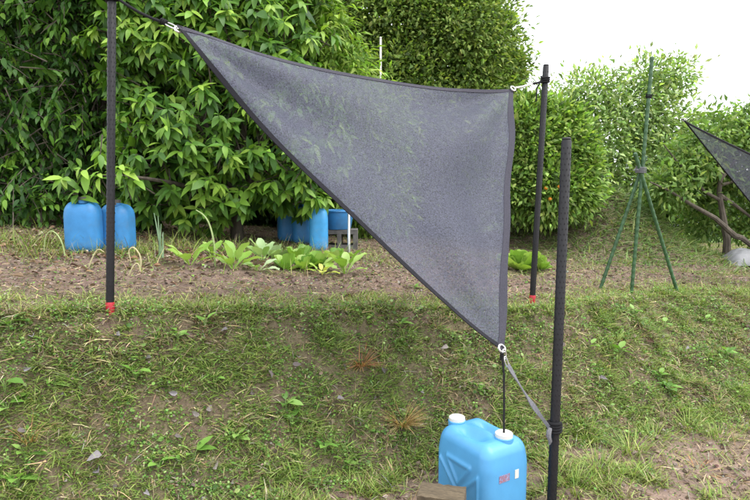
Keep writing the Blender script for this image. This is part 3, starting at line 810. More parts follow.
# ------------------------------------------------------------------ shade sails
def sail(name, label, A, B, C, Sab, Sbc, Sac, cloth_mat, n=64, fold=1.9, hemw=(.020, .026, .015)):
    A, B, C = map(np.asarray, (A, B, C))
    root = thing(name, C, label, 'shade sail')
    nrm = np.cross(B - A, C - A); nrm = nrm / np.linalg.norm(nrm)
    if nrm[1] > 0: nrm = -nrm
    def S(a, b, c):
        p = a * A + b * B + c * C + 4 * a * b * np.array(Sab) + 4 * b * c * np.array(Sbc) + 4 * a * c * np.array(Sac)
        d = 0
        for (wgt, u, v, k) in ((a, b, c, 0.), (b, c, a, 1.7), (c, a, b, 3.1)):
            far = 1 - wgt
            if far > 1e-4:
                th = u / far
                d += fold * .105 * far * math.exp(-(far / .32)) * math.sin(th * 11 + k) * min(1, far * 6)
        d += fold * .012 * math.sin(9 * a + 3 * b) * a * b * 4 + fold * .05 * a * b * c * 9 - fold * .006 * math.sin(24 * c + 7 * b) * b * c * 4
        return p + nrm * d - C
    V = []; idx = {}
    for i in range(n + 1):
        for j in range(n + 1 - i):
            k = n - i - j; idx[i, j] = len(V); V.append(S(i / n, j / n, k / n))
    F = []
    for i in range(n):
        for j in range(n - i):
            F.append((idx[i, j], idx[i + 1, j], idx[i, j + 1]))
            if i + j < n - 1: F.append((idx[i + 1, j], idx[i + 1, j + 1], idx[i, j + 1]))
    mb = MB(); mb.add(V, F); mb.build('cloth', cloth_mat, root)
    for (e0, e1, e2) in ((0, 1, 2), (1, 2, 0), (2, 0, 1)):
        def pt(s, w):
            bc = [0, 0, 0]; bc[e0] = (1 - s) * (1 - w); bc[e1] = s * (1 - w); bc[e2] = w
            return S(*bc)
        Vs = []; m_ = 70
        Vtx = [A, B, C]
        hgt = np.linalg.norm(np.cross(Vtx[e1] - Vtx[e0], Vtx[e2] - Vtx[e0])) / np.linalg.norm(Vtx[e1] - Vtx[e0])
        ww = hemw[e0] / hgt
        for i in range(m_ + 1):
            s = i / m_
            o_, in_ = pt(s, 0), pt(s, ww)
            o_ = o_ + (o_ - in_) * .06
            for q_ in (o_ + nrm * .0022, in_ + nrm * .0026, in_ - nrm * .0026, o_ - nrm * .0022): Vs.append(q_)
        Fs = []
        for i in range(m_):
            for k in range(4):
                Fs.append((4 * i + k, 4 * i + (k + 1) % 4, 4 * i + 4 + (k + 1) % 4, 4 * i + 4 + k))
        Fs += [(0, 1, 2, 3), (4 * m_ + 3, 4 * m_ + 2, 4 * m_ + 1, 4 * m_)]
        MB().add(Vs, Fs).build('hem', M['hem' if e0 == 2 else 'hem_soft'], root)
    cen = (A + B + C) / 3
    for q_ in (A, B, C):
        out = unit(q_ - cen)
        MB().torus(q_ - C - out * .012 - np.array([0, .002, 0]), nrm, .016, .0050, 18, 8).build('corner_ring', M['steel'], root)
    return root, nrm

A = P(176, 28, 2.62); B = P(514, 88, 3.55); C = P(503, 351, 2.40)
main_sail, mn = sail('shade_sail', 'large dark grey triangular shade sail stretched between the three black poles', A, B, C, (0, 0, -.075), (.004, 0, .0), (-.035, 0, -.058), M['cloth'])

A2 = P(683, 119, 5.2); B2 = P(905, 215, 4.6); C2 = P(860, 330, 5.6)
sail('shade_sail', 'second grey shade net with its pointed corner in front of the spreading tree', A2, B2, C2, (0, 0, -.05), (0, 0, 0), (0, 0, -.03), M['cloth_open'], 40, .6, (.018, .018, .014))

def cord(mb, pts, r, seg=6): mb.tube(pts, r, seg)
def sagline(a, b, sag, n=10):
    a = np.asarray(a, float); b = np.asarray(b, float)
    return [a + (b - a) * s - np.array([0, 0, sag * 4 * s * (1 - s)]) for s in np.linspace(0, 1, n)]
def coil(c, ax, r, rr, turns, rise):
    ax = np.asarray(ax, float); ax /= np.linalg.norm(ax)
    a = unit(np.cross(ax, [0, 1, .1])); b = np.cross(ax, a)
    return [np.asarray(c) + r * (math.cos(t) * a + math.sin(t) * b) + ax * rise * (t / (2 * math.pi)) for t in np.linspace(0, turns * 2 * math.pi, int(turns * 14) + 1)]

# rope at the left upper corner
lt = LT - np.array([0, 0, .05]); axl = unit(LT - LB)
root = thing('guy_rope', lt, 'black rope from the pole beside two blue cans to the large sail', 'rope')
o0 = lt
hookp = A + unit(lt - A) * .05
mb = MB(); mb.tube([p - o0 for p in sagline(hookp, lt + unit(A - lt) * .028, .012)], .0062, 8); mb.tube([p - o0 for p in coil(lt - axl * .02, axl, .0245, .006, 3, .013)], .006, 6)
mb.build('cord', M['rope_black'], root)
mb = MB()
for k in range(3): mb.torus(hookp - o0 + unit(lt - A) * (.004 + .010 * k), unit(lt - A), .009, .0055, 12, 6, ref=(0, 1, 0))
mb.build('knot', M['rope_black'], root)
def snap(parent, o, a, b, w=.011, r=.0032):
    a = np.asarray(a); b = np.asarray(b); d = unit(b - a); L_ = np.linalg.norm(b - a); s = unit(np.cross(d, mn))
    pts = [(a + b) / 2 + d * (L_ / 2) * math.cos(t) + s * w * math.sin(t) for t in np.linspace(0, 2 * math.pi, 20)]
    MB().tube([p - o for p in pts], r, 7, False).build('snap_hook', M['steel'], parent)
snap(root, o0, A - unit(lt - A) * .01, hookp + unit(lt - A) * .012)

# right upper corner
axr = unit(RT_ - RB); rt = RT_ - axr * .085
root = thing('guy_rope', rt, 'short pale cord from the pole before the lettuces to the large sail corner', 'rope')
o0 = rt
mid = B + (rt - B) * .62
mb = MB(); mb.tube([p - o0 for p in sagline(B + unit(rt - B) * .012, mid, .004)], .0058, 7); mb.build('cord', M['rope_white'], root)
mb = MB(); mb.tube([p - o0 for p in sagline(mid - unit(rt - B) * .01, rt + unit(B - rt) * .026, .004)], .007, 7); mb.tube([p - o0 for p in coil(rt - axr * .014, axr, .0245, .006, 3, .012)], .006, 6)
mb.tube([rt - o0 + np.array([-.03, -.02, 0]), rt - o0 + np.array([-.055, -.025, -.05]), rt - o0 + np.array([-.06, -.03, -.13])], .0045, 6)
mb.build('tail', M['rope_black'], root)

# lower corner: strap to the front pole
axf = unit(FT - FB)
fp = P(554.5, 427, 2.30)
root = thing('tie_strap', fp, 'grey webbing strap from the low sail corner to the pole next to the jerrycan', 'strap')
o0 = fp
c0 = C + np.array([.010, -.004, -.045])
snap(root, o0, C + np.array([.002, -.004, .008]), C + np.array([.006, -.006, -.034]), .010, .0035)
snap(root, o0, C + np.array([.004, -.010, -.022]), c0 + np.array([.012, -.006, -.022]), .009, .0032)
st = c0 + np.array([.010, -.006, -.012]); en = fp + np.array([-.022, -.018, .0])
d = unit(en - st); s_ = unit(np.cross(d, [0, 1, 0])); nn_ = np.cross(s_, d)
Vs = []; Fs = []
for i, s in enumerate(np.linspace(0, 1, 24)):
    tw = .9 * math.sin(s * 5.0) + .4
    e1 = math.cos(tw) * s_ + math.sin(tw) * nn_; e2 = np.cross(d, e1); wv = .0085 * (1 + .25 * math.sin(13 * s))
    c_ = st + (en - st) * s - np.array([0, 0, .012 * 4 * s * (1 - s)]) - o0
    Vs += [c_ + e1 * wv + e2 * .002, c_ - e1 * wv + e2 * .002, c_ - e1 * wv - e2 * .002, c_ + e1 * wv - e2 * .002]
for i in range(23):
    for k in range(4): Fs.append((4 * i + k, 4 * i + (k + 1) % 4, 4 * i + 4 + (k + 1) % 4, 4 * i + 4 + k))
Fs += [(0, 1, 2, 3), (95, 94, 93, 92)]
MB().add(Vs, Fs).build('webbing', M['rope_grey'], root)
mb = MB(); mb.tube([p - o0 for p in coil(fp - axf * .018, axf, .0255, .006, 3.4, .012)], .0068, 7); mb.build('wrapping', M['rope_black'], root)
mb = MB(); mb.tube([np.array(p) for p in [(-.024, -.022, .004), (-.031, -.030, -.008), (-.033, -.034, -.026), (-.026, -.035, -.046), (-.030, -.034, -.060)]], [.008, .011, .010, .0075, .004], 7); mb.build('knot', M['rope_grey'], root)

# ------------------------------------------------------------------ jerrycans
def rounded_box(L, W, H, r, seg=10, top_r=None, taper=0.0):
    bm = bmesh.new()
    bmesh.ops.create_cube(bm, size=2)
    bmesh.ops.subdivide_edges(bm, edges=bm.edges[:], cuts=seg, use_grid_fill=True)
    for v in bm.verts:
        p = np.array(v.co)
        # keep the grid dense near the edges
        p = np.sign(p) * (1 - (1 - np.abs(p)) ** 1.4) if True else p
        h = np.array([L / 2, W / 2, H / 2]); q = p * h
        c = np.clip(q, -(h - r), h - r); d = q - c
        n = np.linalg.norm(d)
        if n > 1e-9:
            q = c + d / n * min(n, r) if n > r else c + d
        v.co = q + np.array([0, 0, H / 2])
    return bm

def seg_dist(x, y, a, b):
    ax_, ay_ = a; bx_, by_ = b; t = np.clip(((x - ax_) * (bx_ - ax_) + (y - ay_) * (by_ - ay_)) / ((bx_ - ax_) ** 2 + (by_ - ay_) ** 2), 0, 1)
    return math.hypot(x - ax_ - t * (bx_ - ax_), y - ay_ - t * (by_ - ay_))

def jerrycan(name, loc, rz, label, L, W, H, r, mat, caps, ribs=True, handle=True, dense=34, group=None, sticker=False, capmat='white', shoulder=.06):
    root = thing(name, loc, label, 'jerrycan', group, rz)
    bm = rounded_box(L, W, H, r, dense)
    hx = L / 2; hw = W / 2
    for v in bm.verts:
        x_, y_, z_ = v.co
        # sloped shoulders and slightly belly-shaped sides
        sh = sstep(H * .70, H, z_)
        k = 1 - shoulder * sh - .02 * (z_ / H - .5) ** 2
        x2, y2 = x_ * k, y_ * (1 - .10 * sh)
        if ribs and abs(y_) > hw - r * .45 and z_ < H * .93:
            u, w_ = x_ / hx, z_ / H
            dd = min(seg_dist(u, w_, (-.72, .14), (-.72, .66)), seg_dist(u, w_, (-.72, .66), (-.05, .38)), seg_dist(u, w_, (-.05, .38), (-.72, .14)),
                     seg_dist(u, w_, (.72, .14), (.72, .66)), seg_dist(u, w_, (.72, .66), (.05, .38)), seg_dist(u, w_, (.05, .38), (.72, .14)), seg_dist(u, w_, (-.45, .72), (.45, .72)), seg_dist(u, w_, (-.45, .72), (0, .47)), seg_dist(u, w_, (.45, .72), (0, .47)))
            y2 += math.copysign(1, y_) * .008 * math.exp(-(dd / .030) ** 2)
        if z_ > H * .9 and handle:
            # grip between two finger wells, raised on the long axis
            g = math.exp(-(x_ / (L * .23)) ** 4)
            well = math.exp(-((abs(y_) - W * .22) / (W * .12)) ** 2) * g
            z_ = z_ - .030 * well + .010 * g * math.exp(-(y_ / (W * .10)) ** 2)
        v.co = (x2, y2, z_)
    me = bpy.data.meshes.new('body'); bm.to_mesh(me); bm.free()
    me.polygons.foreach_set('use_smooth', [True] * len(me.polygons)); me.update()
    body = link('body', me, M[mat], root)
    for (cx, cy, cr, ch) in caps:
        zt = H - .004
        mb = MB()
        neck = mb.tube([(cx, cy, zt - .012), (cx, cy, zt + .008), (cx, cy, zt + .011)], [cr * 1.12, cr * 1.12, cr], 24).build('neck', M[mat], root)
        mb = MB(); n = 40
        Vv = []; Ff = []
        for (z_, rr, kn) in ((zt + .009, cr, 1), (zt + .009 + ch * .8, cr, 1), (zt + .009 + ch, cr * .88, 0), (zt + .009 + ch, cr * .70, 0), (zt + .006 + ch, cr * .66, 0)):
            for k in range(n):
                a = 2 * math.pi * k / n; q = rr * (1 + (.035 if (k % 2 and kn) else 0)); Vv.append((cx + q * math.cos(a), cy + q * math.sin(a), z_))
        for i in range(4):
            for k in range(n): Ff.append((i * n + k, i * n + (k + 1) % n, (i + 1) * n + (k + 1) % n, (i + 1) * n + k))
        Ff += [tuple(range(n)), tuple(range(4 * n, 5 * n))]
        mb.add(Vv, Ff).build('cap', M[capmat], neck)
    return root, body

# the jerrycan hung on the sail as a weight
capA = P(457, 416, 2.46); capB = P(504, 432, 2.29)
CH = .375
jc = P(482, 440, 2.36)
gz = float(G(jc[0], jc[1], False)) + .055
jz = 1.4 + 0
th = R(32)
rzj = math.atan2(-math.cos(th), math.sin(th))      # long axis points to the camera's right front
def to_local(p, o, rz):
    d = np.asarray(p)[:2] - np.asarray(o)[:2]; c, s = math.cos(-rz), math.sin(-rz); return (c * d[0] - s * d[1], s * d[0] + c * d[1])
topz = P(482, 432, 2.36)[2] + .006
can_loc = (jc[0], jc[1], topz - CH)
ca = to_local(capA, can_loc, rzj); cb = to_local(capB, can_loc, rzj)
can, body = jerrycan('jerrycan', can_loc, rzj, 'bright sky blue jerrycan with two white caps standing beneath the low sail corner', .325, .255, CH, .050, 'blue',
               [(ca[0], ca[1], .034, .018), (cb[0], cb[1], .035, .019)], True, True, 84)
# printed marks on the end face
m, t, b = nodes('red_print')
r, no = noise_ramp(t, 160, [(.42, (.30, .12, .13)), (.55, (.12, .20, .40)), (.62, (.35, .27, .38))], detail=2); t.links.new(r.outputs[0], b.inputs[0]); b.inputs['Roughness'].default_value = .6
M['print'] = m
hx = .325 / 2
def patch_(y0, y1, z0, z1, mat, nm):
    xx = hx * (1 - .001) + .0006
    mb = MB(); mb.box((xx - .004, y0, z0), (xx + .0012, y1, z1)); return mb.build(nm, mat, body, False)
patch_(-.056, .000, .228, .258, M['print'], 'printed_mark')
patch_(.030, .050, .226, .262, M['white'], 'paper_tag')

# what it stands on: old board, and a timber block in front
bz = float(G(can_loc[0], can_loc[1], False))
root = thing('support_board', (can_loc[0] + .02, can_loc[1] + .02, bz - .05), 'weathered board lying under the bright blue jerrycan', 'board', None, rzj)
mb = MB(); hgt_ = can_loc[2] - (bz - .05)
mb.box((-.21, -.16, 0), (.19, .15, hgt_ - .002)); o = mb.build('plank', M['timber'], root, False)
bp = P(441, 487, 2.12)
brz = R(12)
zt = bp[2]; zb = float(G(bp[0], bp[1], False)) - .03
def timber(name, loc, size, rz, label):
    root = thing(name, loc, label, 'timber', None, rz)
    bm = bmesh.new(); bmesh.ops.create_cube(bm, size=1)
    bmesh.ops.subdivide_edges(bm, edges=bm.edges[:], cuts=9, use_grid_fill=True)
    for v in bm.verts:
        p = np.array(v.co); rr = .47; c = np.clip(p, -rr, rr); d = p - c
        p = c + d * (.72 if (np.abs(d) > 1e-6).sum() > 1 else 1)
        v.co = (p[0] * size[0], p[1] * size[1] + .003 * math.sin(p[0] * 23 + p[2] * 9), p[2] * size[2] + size[2] / 2 + .003 * math.sin(p[0] * 31 + p[1] * 12))
    me = bpy.data.meshes.new('block'); bm.to_mesh(me); bm.free()
    me.polygons.foreach_set('use_smooth', [True] * len(me.polygons)); me.set_sharp_from_angle(angle=R(35))
    link('block', me, M['timber'], root); return root
timber('timber_block', (bp[0], bp[1] - .03, zb), (.175, .11, zt - zb), R(-14), 'weathered brown timber block lying in front of the bright blue jerrycan')

# black cord hanging from the sail corner to the jerrycan cap
capz = can_loc[2] + CH + .018
cp = np.array([capB[0], capB[1], capz])
root = thing('hanging_cord', cp, 'thin black cord hanging from the low sail corner to the jerrycan cap', 'cord')
mb = MB(); ctop = C + np.array([-.006, -.010, -.012])
mb.tube([np.array(p) - cp for p in [ctop, ctop * .75 + cp * .25 + np.array([.006, 0, 0]), ctop * .4 + cp * .6 + np.array([.004, 0, 0]), cp + np.array([0, 0, .002])]], [.0050, .0044, .0046, .0044], 7)
mb.build('cord', M['rope_black'], root)
mb = MB()
for k in range(4): mb.torus(ctop - cp + np.array([.0, 0, -.008 * k + .004]), (0.1, 0, 1), .0055, .0045, 10, 6, ref=(0, 1, 0))
mb.build('knot', M['rope_black'], root)

# cans by the shrubs
def can_at(px, py, Yd, w, h, d, rz, label, mat, capoff=.3, group=None, ribs=False, capm='concrete'):
    p = P(px, py, Yd); z = min(p[2], float(G(p[0], p[1])) + .0); z = float(G(p[0], p[1])) - .02
    # base sits on the soil
    return jerrycan('jerrycan', (p[0], p[1], z), rz, label, w, d, h, min(w, d) * .36, mat, [(w * capoff, -d * .12, .030, .026)], ribs, True, 26, group, capmat=capm, shoulder=.10)
can_at(85, 250, 4.25, .245, .385, .19, R(8), 'faded blue jerrycan under the leafy sprig, fully upright left of the studded pole foot', 'oldblue', .05)
can_at(119, 249, 4.40, .235, .375, .19, R(-12), 'faded blue jerrycan partly hidden behind the studded pole with red foot', 'oldblue', .05)
can_at(319, 246, 5.25, .165, .40, .26, R(4), 'light blue narrow jerrycan in front of the darker blue cans under the shrub', 'lightblue', .15, capm='white')
can_at(304, 246, 5.55, .20, .385, .20, R(-6), 'deep blue jerrycan tucked behind the narrow light blue one', 'oldblue', .0)
can_at(288, 246, 5.70, .20, .37, .20, R(14), 'deep blue jerrycan deepest in the shade under the shrub', 'oldblue', .0)
p = P(340, 243, 5.6); z = float(G(p[0], p[1]))
root = thing('concrete_block', (p[0], p[1], z - .02), 'dark concrete block under the blue tub', 'concrete block')
mb = MB()
mb.box((-.17, -.12, 0), (.17, .12, .045)); mb.box((-.17, -.12, .15), (.17, .12, .19))
for xx in (-.17, -.02, .13): mb.box((xx, -.118, .046), (xx + .04, .118, .149))
mb.build('block', M['concrete'], root, False)
root = thing('plastic_tub', (p[0] - .03, p[1], z + .173), 'blue plastic tub standing on the dark concrete block', 'tub')
mb = MB(); mb.tube([(0, 0, 0), (0, 0, .005), (0, 0, .17)], [.13, .135, .165], 24); mb.build('body', M['oldblue'], root)
MB().torus((0, 0, .172), (0, 0, 1), .165, .010, 28, 8, ref=(0, 1, 0)).build('rim', M['oldblue'], root)
p = P(349, 246, 5.2); b_ = gp(p[0], p[1])
root = thing('short_stake', b_, 'short pale metal stake standing before the concrete block', 'stake')
hh = P(349, 214, 5.2)[2] - b_[2]
MB().tube([(0, 0, -.05), (0, 0, hh), (0, 0, hh + .004)], [.013, .013, .010], 10).build('shaft', M['steel'], root)
MB().tube([(0, 0, hh + .004), (0, 0, hh + .014)], [.015, .012], 10).build('top_cap', M['white'], root)

# ------------------------------------------------------------------ green tripod of garden stakes
tp0 = P(633, 295, 4.35); tz = float(G(tp0[0], tp0[1]))
root = thing('stake_tripod', (tp0[0], tp0[1], tz), 'tripod of three green garden stakes tied together on the terrace', 'plant support')
o0 = np.array(root.location)
def stake(b, t_):
    b = np.asarray(b); t_ = np.asarray(t_); mb = MB(); d = unit(t_ - b); L_ = np.linalg.norm(t_ - b)
    n = int(L_ / .05); pts = []; rr = []
    for i in range(n + 1):
        s = i / n
        for q_, r_ in ((-.010, .0128), (0, .0155), (.010, .0128)):
            pts.append(b + d * (L_ * s + q_) - o0); rr.append(r_)
    mb.tube(pts, rr, 9); mb.build('stake', M['green_pole'], root)
    MB().tube([t_ - o0, t_ + d * .012 - o0, t_ + d * .018 - o0], [.016, .015, .008], 9).build('end_cap', M['green_pole'], root)
def gpx(px, py, Yd):
    p = P(px, py, Yd); p[2] = float(G(p[0], p[1])) - .03; return p
stake(gpx(631, 298, 4.35), P(652, 59, 4.32))
stake(gpx(599, 288, 4.40), P(645, 158, 4.37))
stake(gpx(680, 296, 4.45), P(635.5, 155, 4.30))
cx_ = P(640.5, 170, 4.33)
mb = MB(); mb.tube([p - o0 for p in coil(cx_ - np.array([0, 0, .02]), (0.09, 0, 1), .036, .004, 4, .011)], .0045, 6)
mb.tube([cx_ - o0 + np.array([-.03, -.03, 0]), cx_ - o0 + np.array([-.06, -.05, .006]), cx_ - o0 + np.array([-.075, -.05, -.006])], .004, 5)
mb.build('tie', M['rope_grey'], root)
mb = MB(); c2 = P(648.6, 98, 4.33); mb.tube([p - o0 for p in coil(c2, (0.09, 0, 1), .019, .004, 3, .009)], .0045, 6); mb.build('tie', M['rope_black'], root)

# ------------------------------------------------------------------ vegetables and bigger weeds: every leaf a part
VEG = {}
def leaf_mesh(kind, c):
    key = (kind, c)
    if key in VEG: return VEG[key]
    if kind == 'spoon':
        V = [(-.02, 0, 0), (.02, 0, 0)]; F = []; ts = np.linspace(0, 1, 8)[1:]
        for i, s in enumerate(ts):
            w = .025 if s < .3 else .025 + .17 * math.sin(math.pi * min((s - .3) / .74, .98)) ** .7
            z = .35 * math.sin(s * 1.9) * .5 - .10 * s * s; wv = .03 * math.sin(i * 2.3)
            V += [(-w, s, z + .25 * w + wv), (0, s, z), (w, s, z + .25 * w - wv)]
        F = [(0, 1, 3), (0, 3, 2), (1, 4, 3)]
        for i in range(len(ts) - 1):
            a = 2 + 3 * i; F += [(a, a + 1, a + 4), (a, a + 4, a + 3), (a + 1, a + 2, a + 5), (a + 1, a + 5, a + 4)]
        T = np.array(V); F = np.array(F)
    elif kind == 'frill':
        V = [(0, 0, 0)]; rows = 5; colsn = 9; F = []
        for i in range(1, rows + 1):
            s = i / rows
            for j in range(colsn):
                u = (j / (colsn - 1) - .5) * 2; w = .40 * math.sin(min(s * 1.9, 1.75)) ** .8
                V.append((u * w, s * (1 - .22 * u * u), .25 * s * s - .10 * s ** 4 + .22 * u * u * s + .055 * s * math.sin(j * 2.4 + i)))
        for j in range(colsn - 1): F.append((0, 1 + j + 1, 1 + j))
        for i in range(rows - 1):
            for j in range(colsn - 1):
                a = 1 + i * colsn + j; F += [(a, a + 1, a + colsn + 1), (a, a + colsn + 1, a + colsn)]
        T = np.array(V); F = np.array(F)
    elif kind == 'oval':
        T, F = leaf_template(.58, .22, .12, 6, .45, .02)
    me = mesh_from('leaf', T, F, np.tile(c, (len(T), 1)), True); me.materials.append(M['leaf'])
    VEG[key] = me; return me

def rosette(name, base, label, cat, kind, n, size, pal, up=(.2, 1.2), group=None, seed=0, stems=False, sink=.0):
    r_ = random.Random(seed)
    root = thing(name, tuple(base), label, cat, group)
    for i in range(n):
        a = i * 2.4 + r_.uniform(-.4, .4); e = up[0] + (up[1] - up[0]) * (i / max(n - 1, 1)) + r_.uniform(-.12, .12)
        s = size * r_.uniform(.7, 1.15) * (1 if i < n * .7 else .75)
        h = 0
        ax = np.array([[math.cos(a) * math.cos(e), math.sin(a) * math.cos(e), math.sin(e)]])
        nm = np.array([[-math.cos(a) * math.sin(e) * .8, -math.sin(a) * math.sin(e) * .8, math.cos(e) + .25]]) + .15 * np.array([[r_.gauss(0, 1), r_.gauss(0, 1), 0]])
        Fm = frames(ax, nm)[0]
        o = link('leaf', leaf_mesh(kind, r_.choice(pal)), None, root)
        off = Vector((.010 * math.cos(a), .010 * math.sin(a), .004 - sink))
        if stems:
            hh_ = r_.uniform(.3, 1) * stems; off = Vector((.3 * hh_ * math.cos(a), .3 * hh_ * math.sin(a), hh_))
        mm = Matrix(Fm.tolist()).to_4x4() @ Matrix.Scale(s, 4); mm.translation = off; o.matrix_basis = mm
        if stems:
            MB().tube([(0, 0, -.01), tuple(off * .55 + Vector((0, 0, .01))), tuple(off)], [.0028, .0022, .0016], 5).build('stem', STEM, root)
    return root
STEM = plastic('green_stem', (.14, .22, .06), .6, .2)

BR = [(.17, .30, .05), (.23, .36, .075), (.12, .23, .045), (.28, .40, .12)]
PALE = [(.33, .42, .25), (.26, .37, .18), (.20, .32, .10)]
YEL = [(.40, .44, .10), (.30, .40, .09), (.24, .36, .07)]
veg = [(190, 270, 3.95, 'spoon', 6, .20, BR, (.15, .9), 'leafy vegetable with few long broad leaves, beside the onion shoots'),
       (233, 268, 4.0, 'spoon', 9, .23, BR, (.2, 1.2), 'largest leafy vegetable with tall arching leaves in the garden row'),
       (262, 258, 4.3, 'spoon', 7, .21, PALE, (.4, 1.25), 'greyish green leafy vegetable with pale upright leaves'),
       (258, 270, 3.95, 'spoon', 5, .16, PALE, (.0, .4), 'low leafy vegetable with one pale leaf flat on the soil'),
       (286, 262, 4.15, 'frill', 8, .12, BR, (.2, 1.2), None), (303, 262, 4.2, 'frill', 9, .13, BR, (.2, 1.2), None),
       (318, 258, 4.3, 'frill', 9, .13, BR, (.2, 1.2), None), (298, 250, 4.6, 'frill', 8, .13, BR, (.2, 1.2), None),
       (322, 268, 4.0, 'spoon', 7, .15, YEL, (-.1, .9), 'yellowing leafy vegetable with limp pale leaves on the soil'),
       (345, 263, 4.15, 'spoon', 8, .19, BR, (.2, 1.1), 'leafy vegetable with pointed leaves next to the sail edge, end of the row'),
       (274, 250, 4.6, 'frill', 8, .12, PALE, (.3, 1.2), 'dull greyish leafy vegetable behind the garden row'),
       (335, 250, 4.7, 'frill', 8, .13, BR, (.2, 1.2), None), (212, 258, 4.4, 'spoon', 5, .15, BR, (.3, 1.1), 'small leafy vegetable with narrow leaves behind the largest one')]
for i, (px, py, yy, kd, n, s, pal, up, lab) in enumerate(veg):
    s *= 1.05; pal = [tuple(min(v * 1.25, .6) for v in c_) for c_ in pal]
    p = P(px, py, yy); g_ = 'small frilled vegetables in the middle of the row' if lab is None else None
    rosette('leafy_vegetable', gp(p[0], p[1]), lab or 'small frilled light green vegetable in the crowded middle of the row', 'vegetable', kd, n, s, pal, up, g_, i)
for i, (px, py, yy, n, s) in enumerate([(520, 266, 5.0, 30, .20), (541, 267, 5.1, 16, .12)]):
    p = P(px, py, yy)
    rosette('lettuce', gp(p[0], p[1]), ['large bright lettuce head behind the studded pole and sail edge', 'smaller bright lettuce head between the two black poles'][i], 'lettuce', 'frill', n, s, [(.28, .44, .075), (.37, .52, .12), (.20, .35, .06)], (.15, 1.35), None, 40 + i)

# onion shoots and withered stalks
def shoots(name, base, label, cat, tips, mat, r=.007, bend=.0):
    base = np.array(base); root = thing(name, tuple(base), label, cat)
    for k, tp_ in enumerate(tips):
        tp_ = np.asarray(tp_); b0 = np.array([.012 * math.cos(k * 2.1), .012 * math.sin(k * 2.1), -.01]); e = tp_ - base
        if isinstance(bend, float):
            mid = (b0 + e) / 2 + np.array([0, 0, bend + .02]); pts = [(1 - s) ** 2 * b0 + 2 * s * (1 - s) * mid + s * s * e for s in np.linspace(0, 1, 9)]
        MB().tube(pts, [r * (1 - .75 * s) for s in np.linspace(0, 1, 9)], 7).build('shoot', mat, root)
    return root
ONION = plastic('onion_green', (.17, .27, .15), .5, .2); WITHER = plastic('withered_straw', (.46, .42, .24), .8, .2); STALK = plastic('pale_green_stalk', (.30, .38, .16), .6, .2)
p = P(161, 262, 4.15); b_ = gp(p[0], p[1])
shoots('onion_plant', b_, 'upright grey green onion shoots at the start of the vegetable row', 'onion', [P(154, 213, 4.15), P(158, 216, 4.15), P(161, 224, 4.12), P(163, 232, 4.2)], ONION, .010)
def stalk(label, pts, r, mat):
    b_ = np.array(gp(pts[0][0], pts[0][1])); root = thing('withered_stalk', tuple(b_), label, 'stalk')
    q = [np.zeros(3) - np.array([0, 0, .015])] + [np.asarray(p) - b_ for p in pts[1:]]
    # smooth
    for _ in range(2):
        nq = [q[0]]
        for a, c in zip(q[:-1], q[1:]): nq += [a * .75 + c * .25, a * .25 + c * .75]
        q = nq + [q[-1]]
    MB().tube(q, [r * (1 - .6 * i / (len(q) - 1)) for i in range(len(q))], 6).build('stem', mat, root)
    return root
stalk('tall curved pale green stalk arching above the largest vegetable', [P(215, 266, 4.05), P(214, 240, 4.05), P(209, 222, 4.05), P(203, 214, 4.05), P(196, 210, 4.05)], .008, STALK)
stalk('pale bent withered stalk arching left of the blue cans', [P(66, 262, 3.95), P(62, 240, 3.95), P(52, 229, 3.95), P(45, 236, 3.95), P(44, 252, 3.95)], .006, STALK)
stalk('straw coloured looped stalk between blue can and studded pole', [P(88, 270, 3.7), P(92, 258, 3.7), P(98, 248, 3.7), P(104, 252, 3.7)], .006, WITHER)
stalk('straw coloured hooked stalk just behind the red pole foot', [P(139, 275, 3.6), P(142, 258, 3.6), P(134, 246, 3.6), P(128, 250, 3.6), P(131, 262, 3.6)], .006, WITHER)
stalk('short straw coloured hooked stalk leaning over bare soil beside red pole foot', [P(128, 280, 3.5), P(133, 266, 3.5), P(138, 262, 3.5), P(141, 272, 3.5)], .006, WITHER)

weeds = [(286, 410, 7, .055), (400, 330, 5, .045), (238, 444, 6, .05), (194, 462, 5, .06), (158, 472, 5, .045), (26, 462, 5, .05), (7, 414, 5, .055), (5, 392, 5, .05), (136, 382, 5, .045),
         (178, 342, 5, .04), (10, 330, 5, .05), (18, 490, 6, .05), (726, 357, 6, .055), (669, 392, 7, .05), (620, 357, 6, .055), (634, 318, 7, .05), (660, 380, 5, .045), (325, 453, 5, .045), (292, 428, 5, .045), (415, 290, 4, .04), (55, 388, 5, .04), (215, 388, 4, .035), (665, 330, 5, .045), (590, 350, 5, .05), (480, 395, 5, .045), (205, 330, 5, .04), (345, 470, 5, .045), (705, 325, 5, .04)]
for i, (px, py, n, s) in enumerate(weeds):
    s *= 1.35
    p = RG(px, py)
    rosette('broadleaf_weed', p, 'small broad leaved green weed sprouting from the grassy bank', 'weed', 'oval', n, s, [(.14, .29, .05), (.19, .36, .07), (.11, .23, .045), (.24, .40, .10)], (.1, .8), 'weeds on the grassy bank', 100 + i, .05)

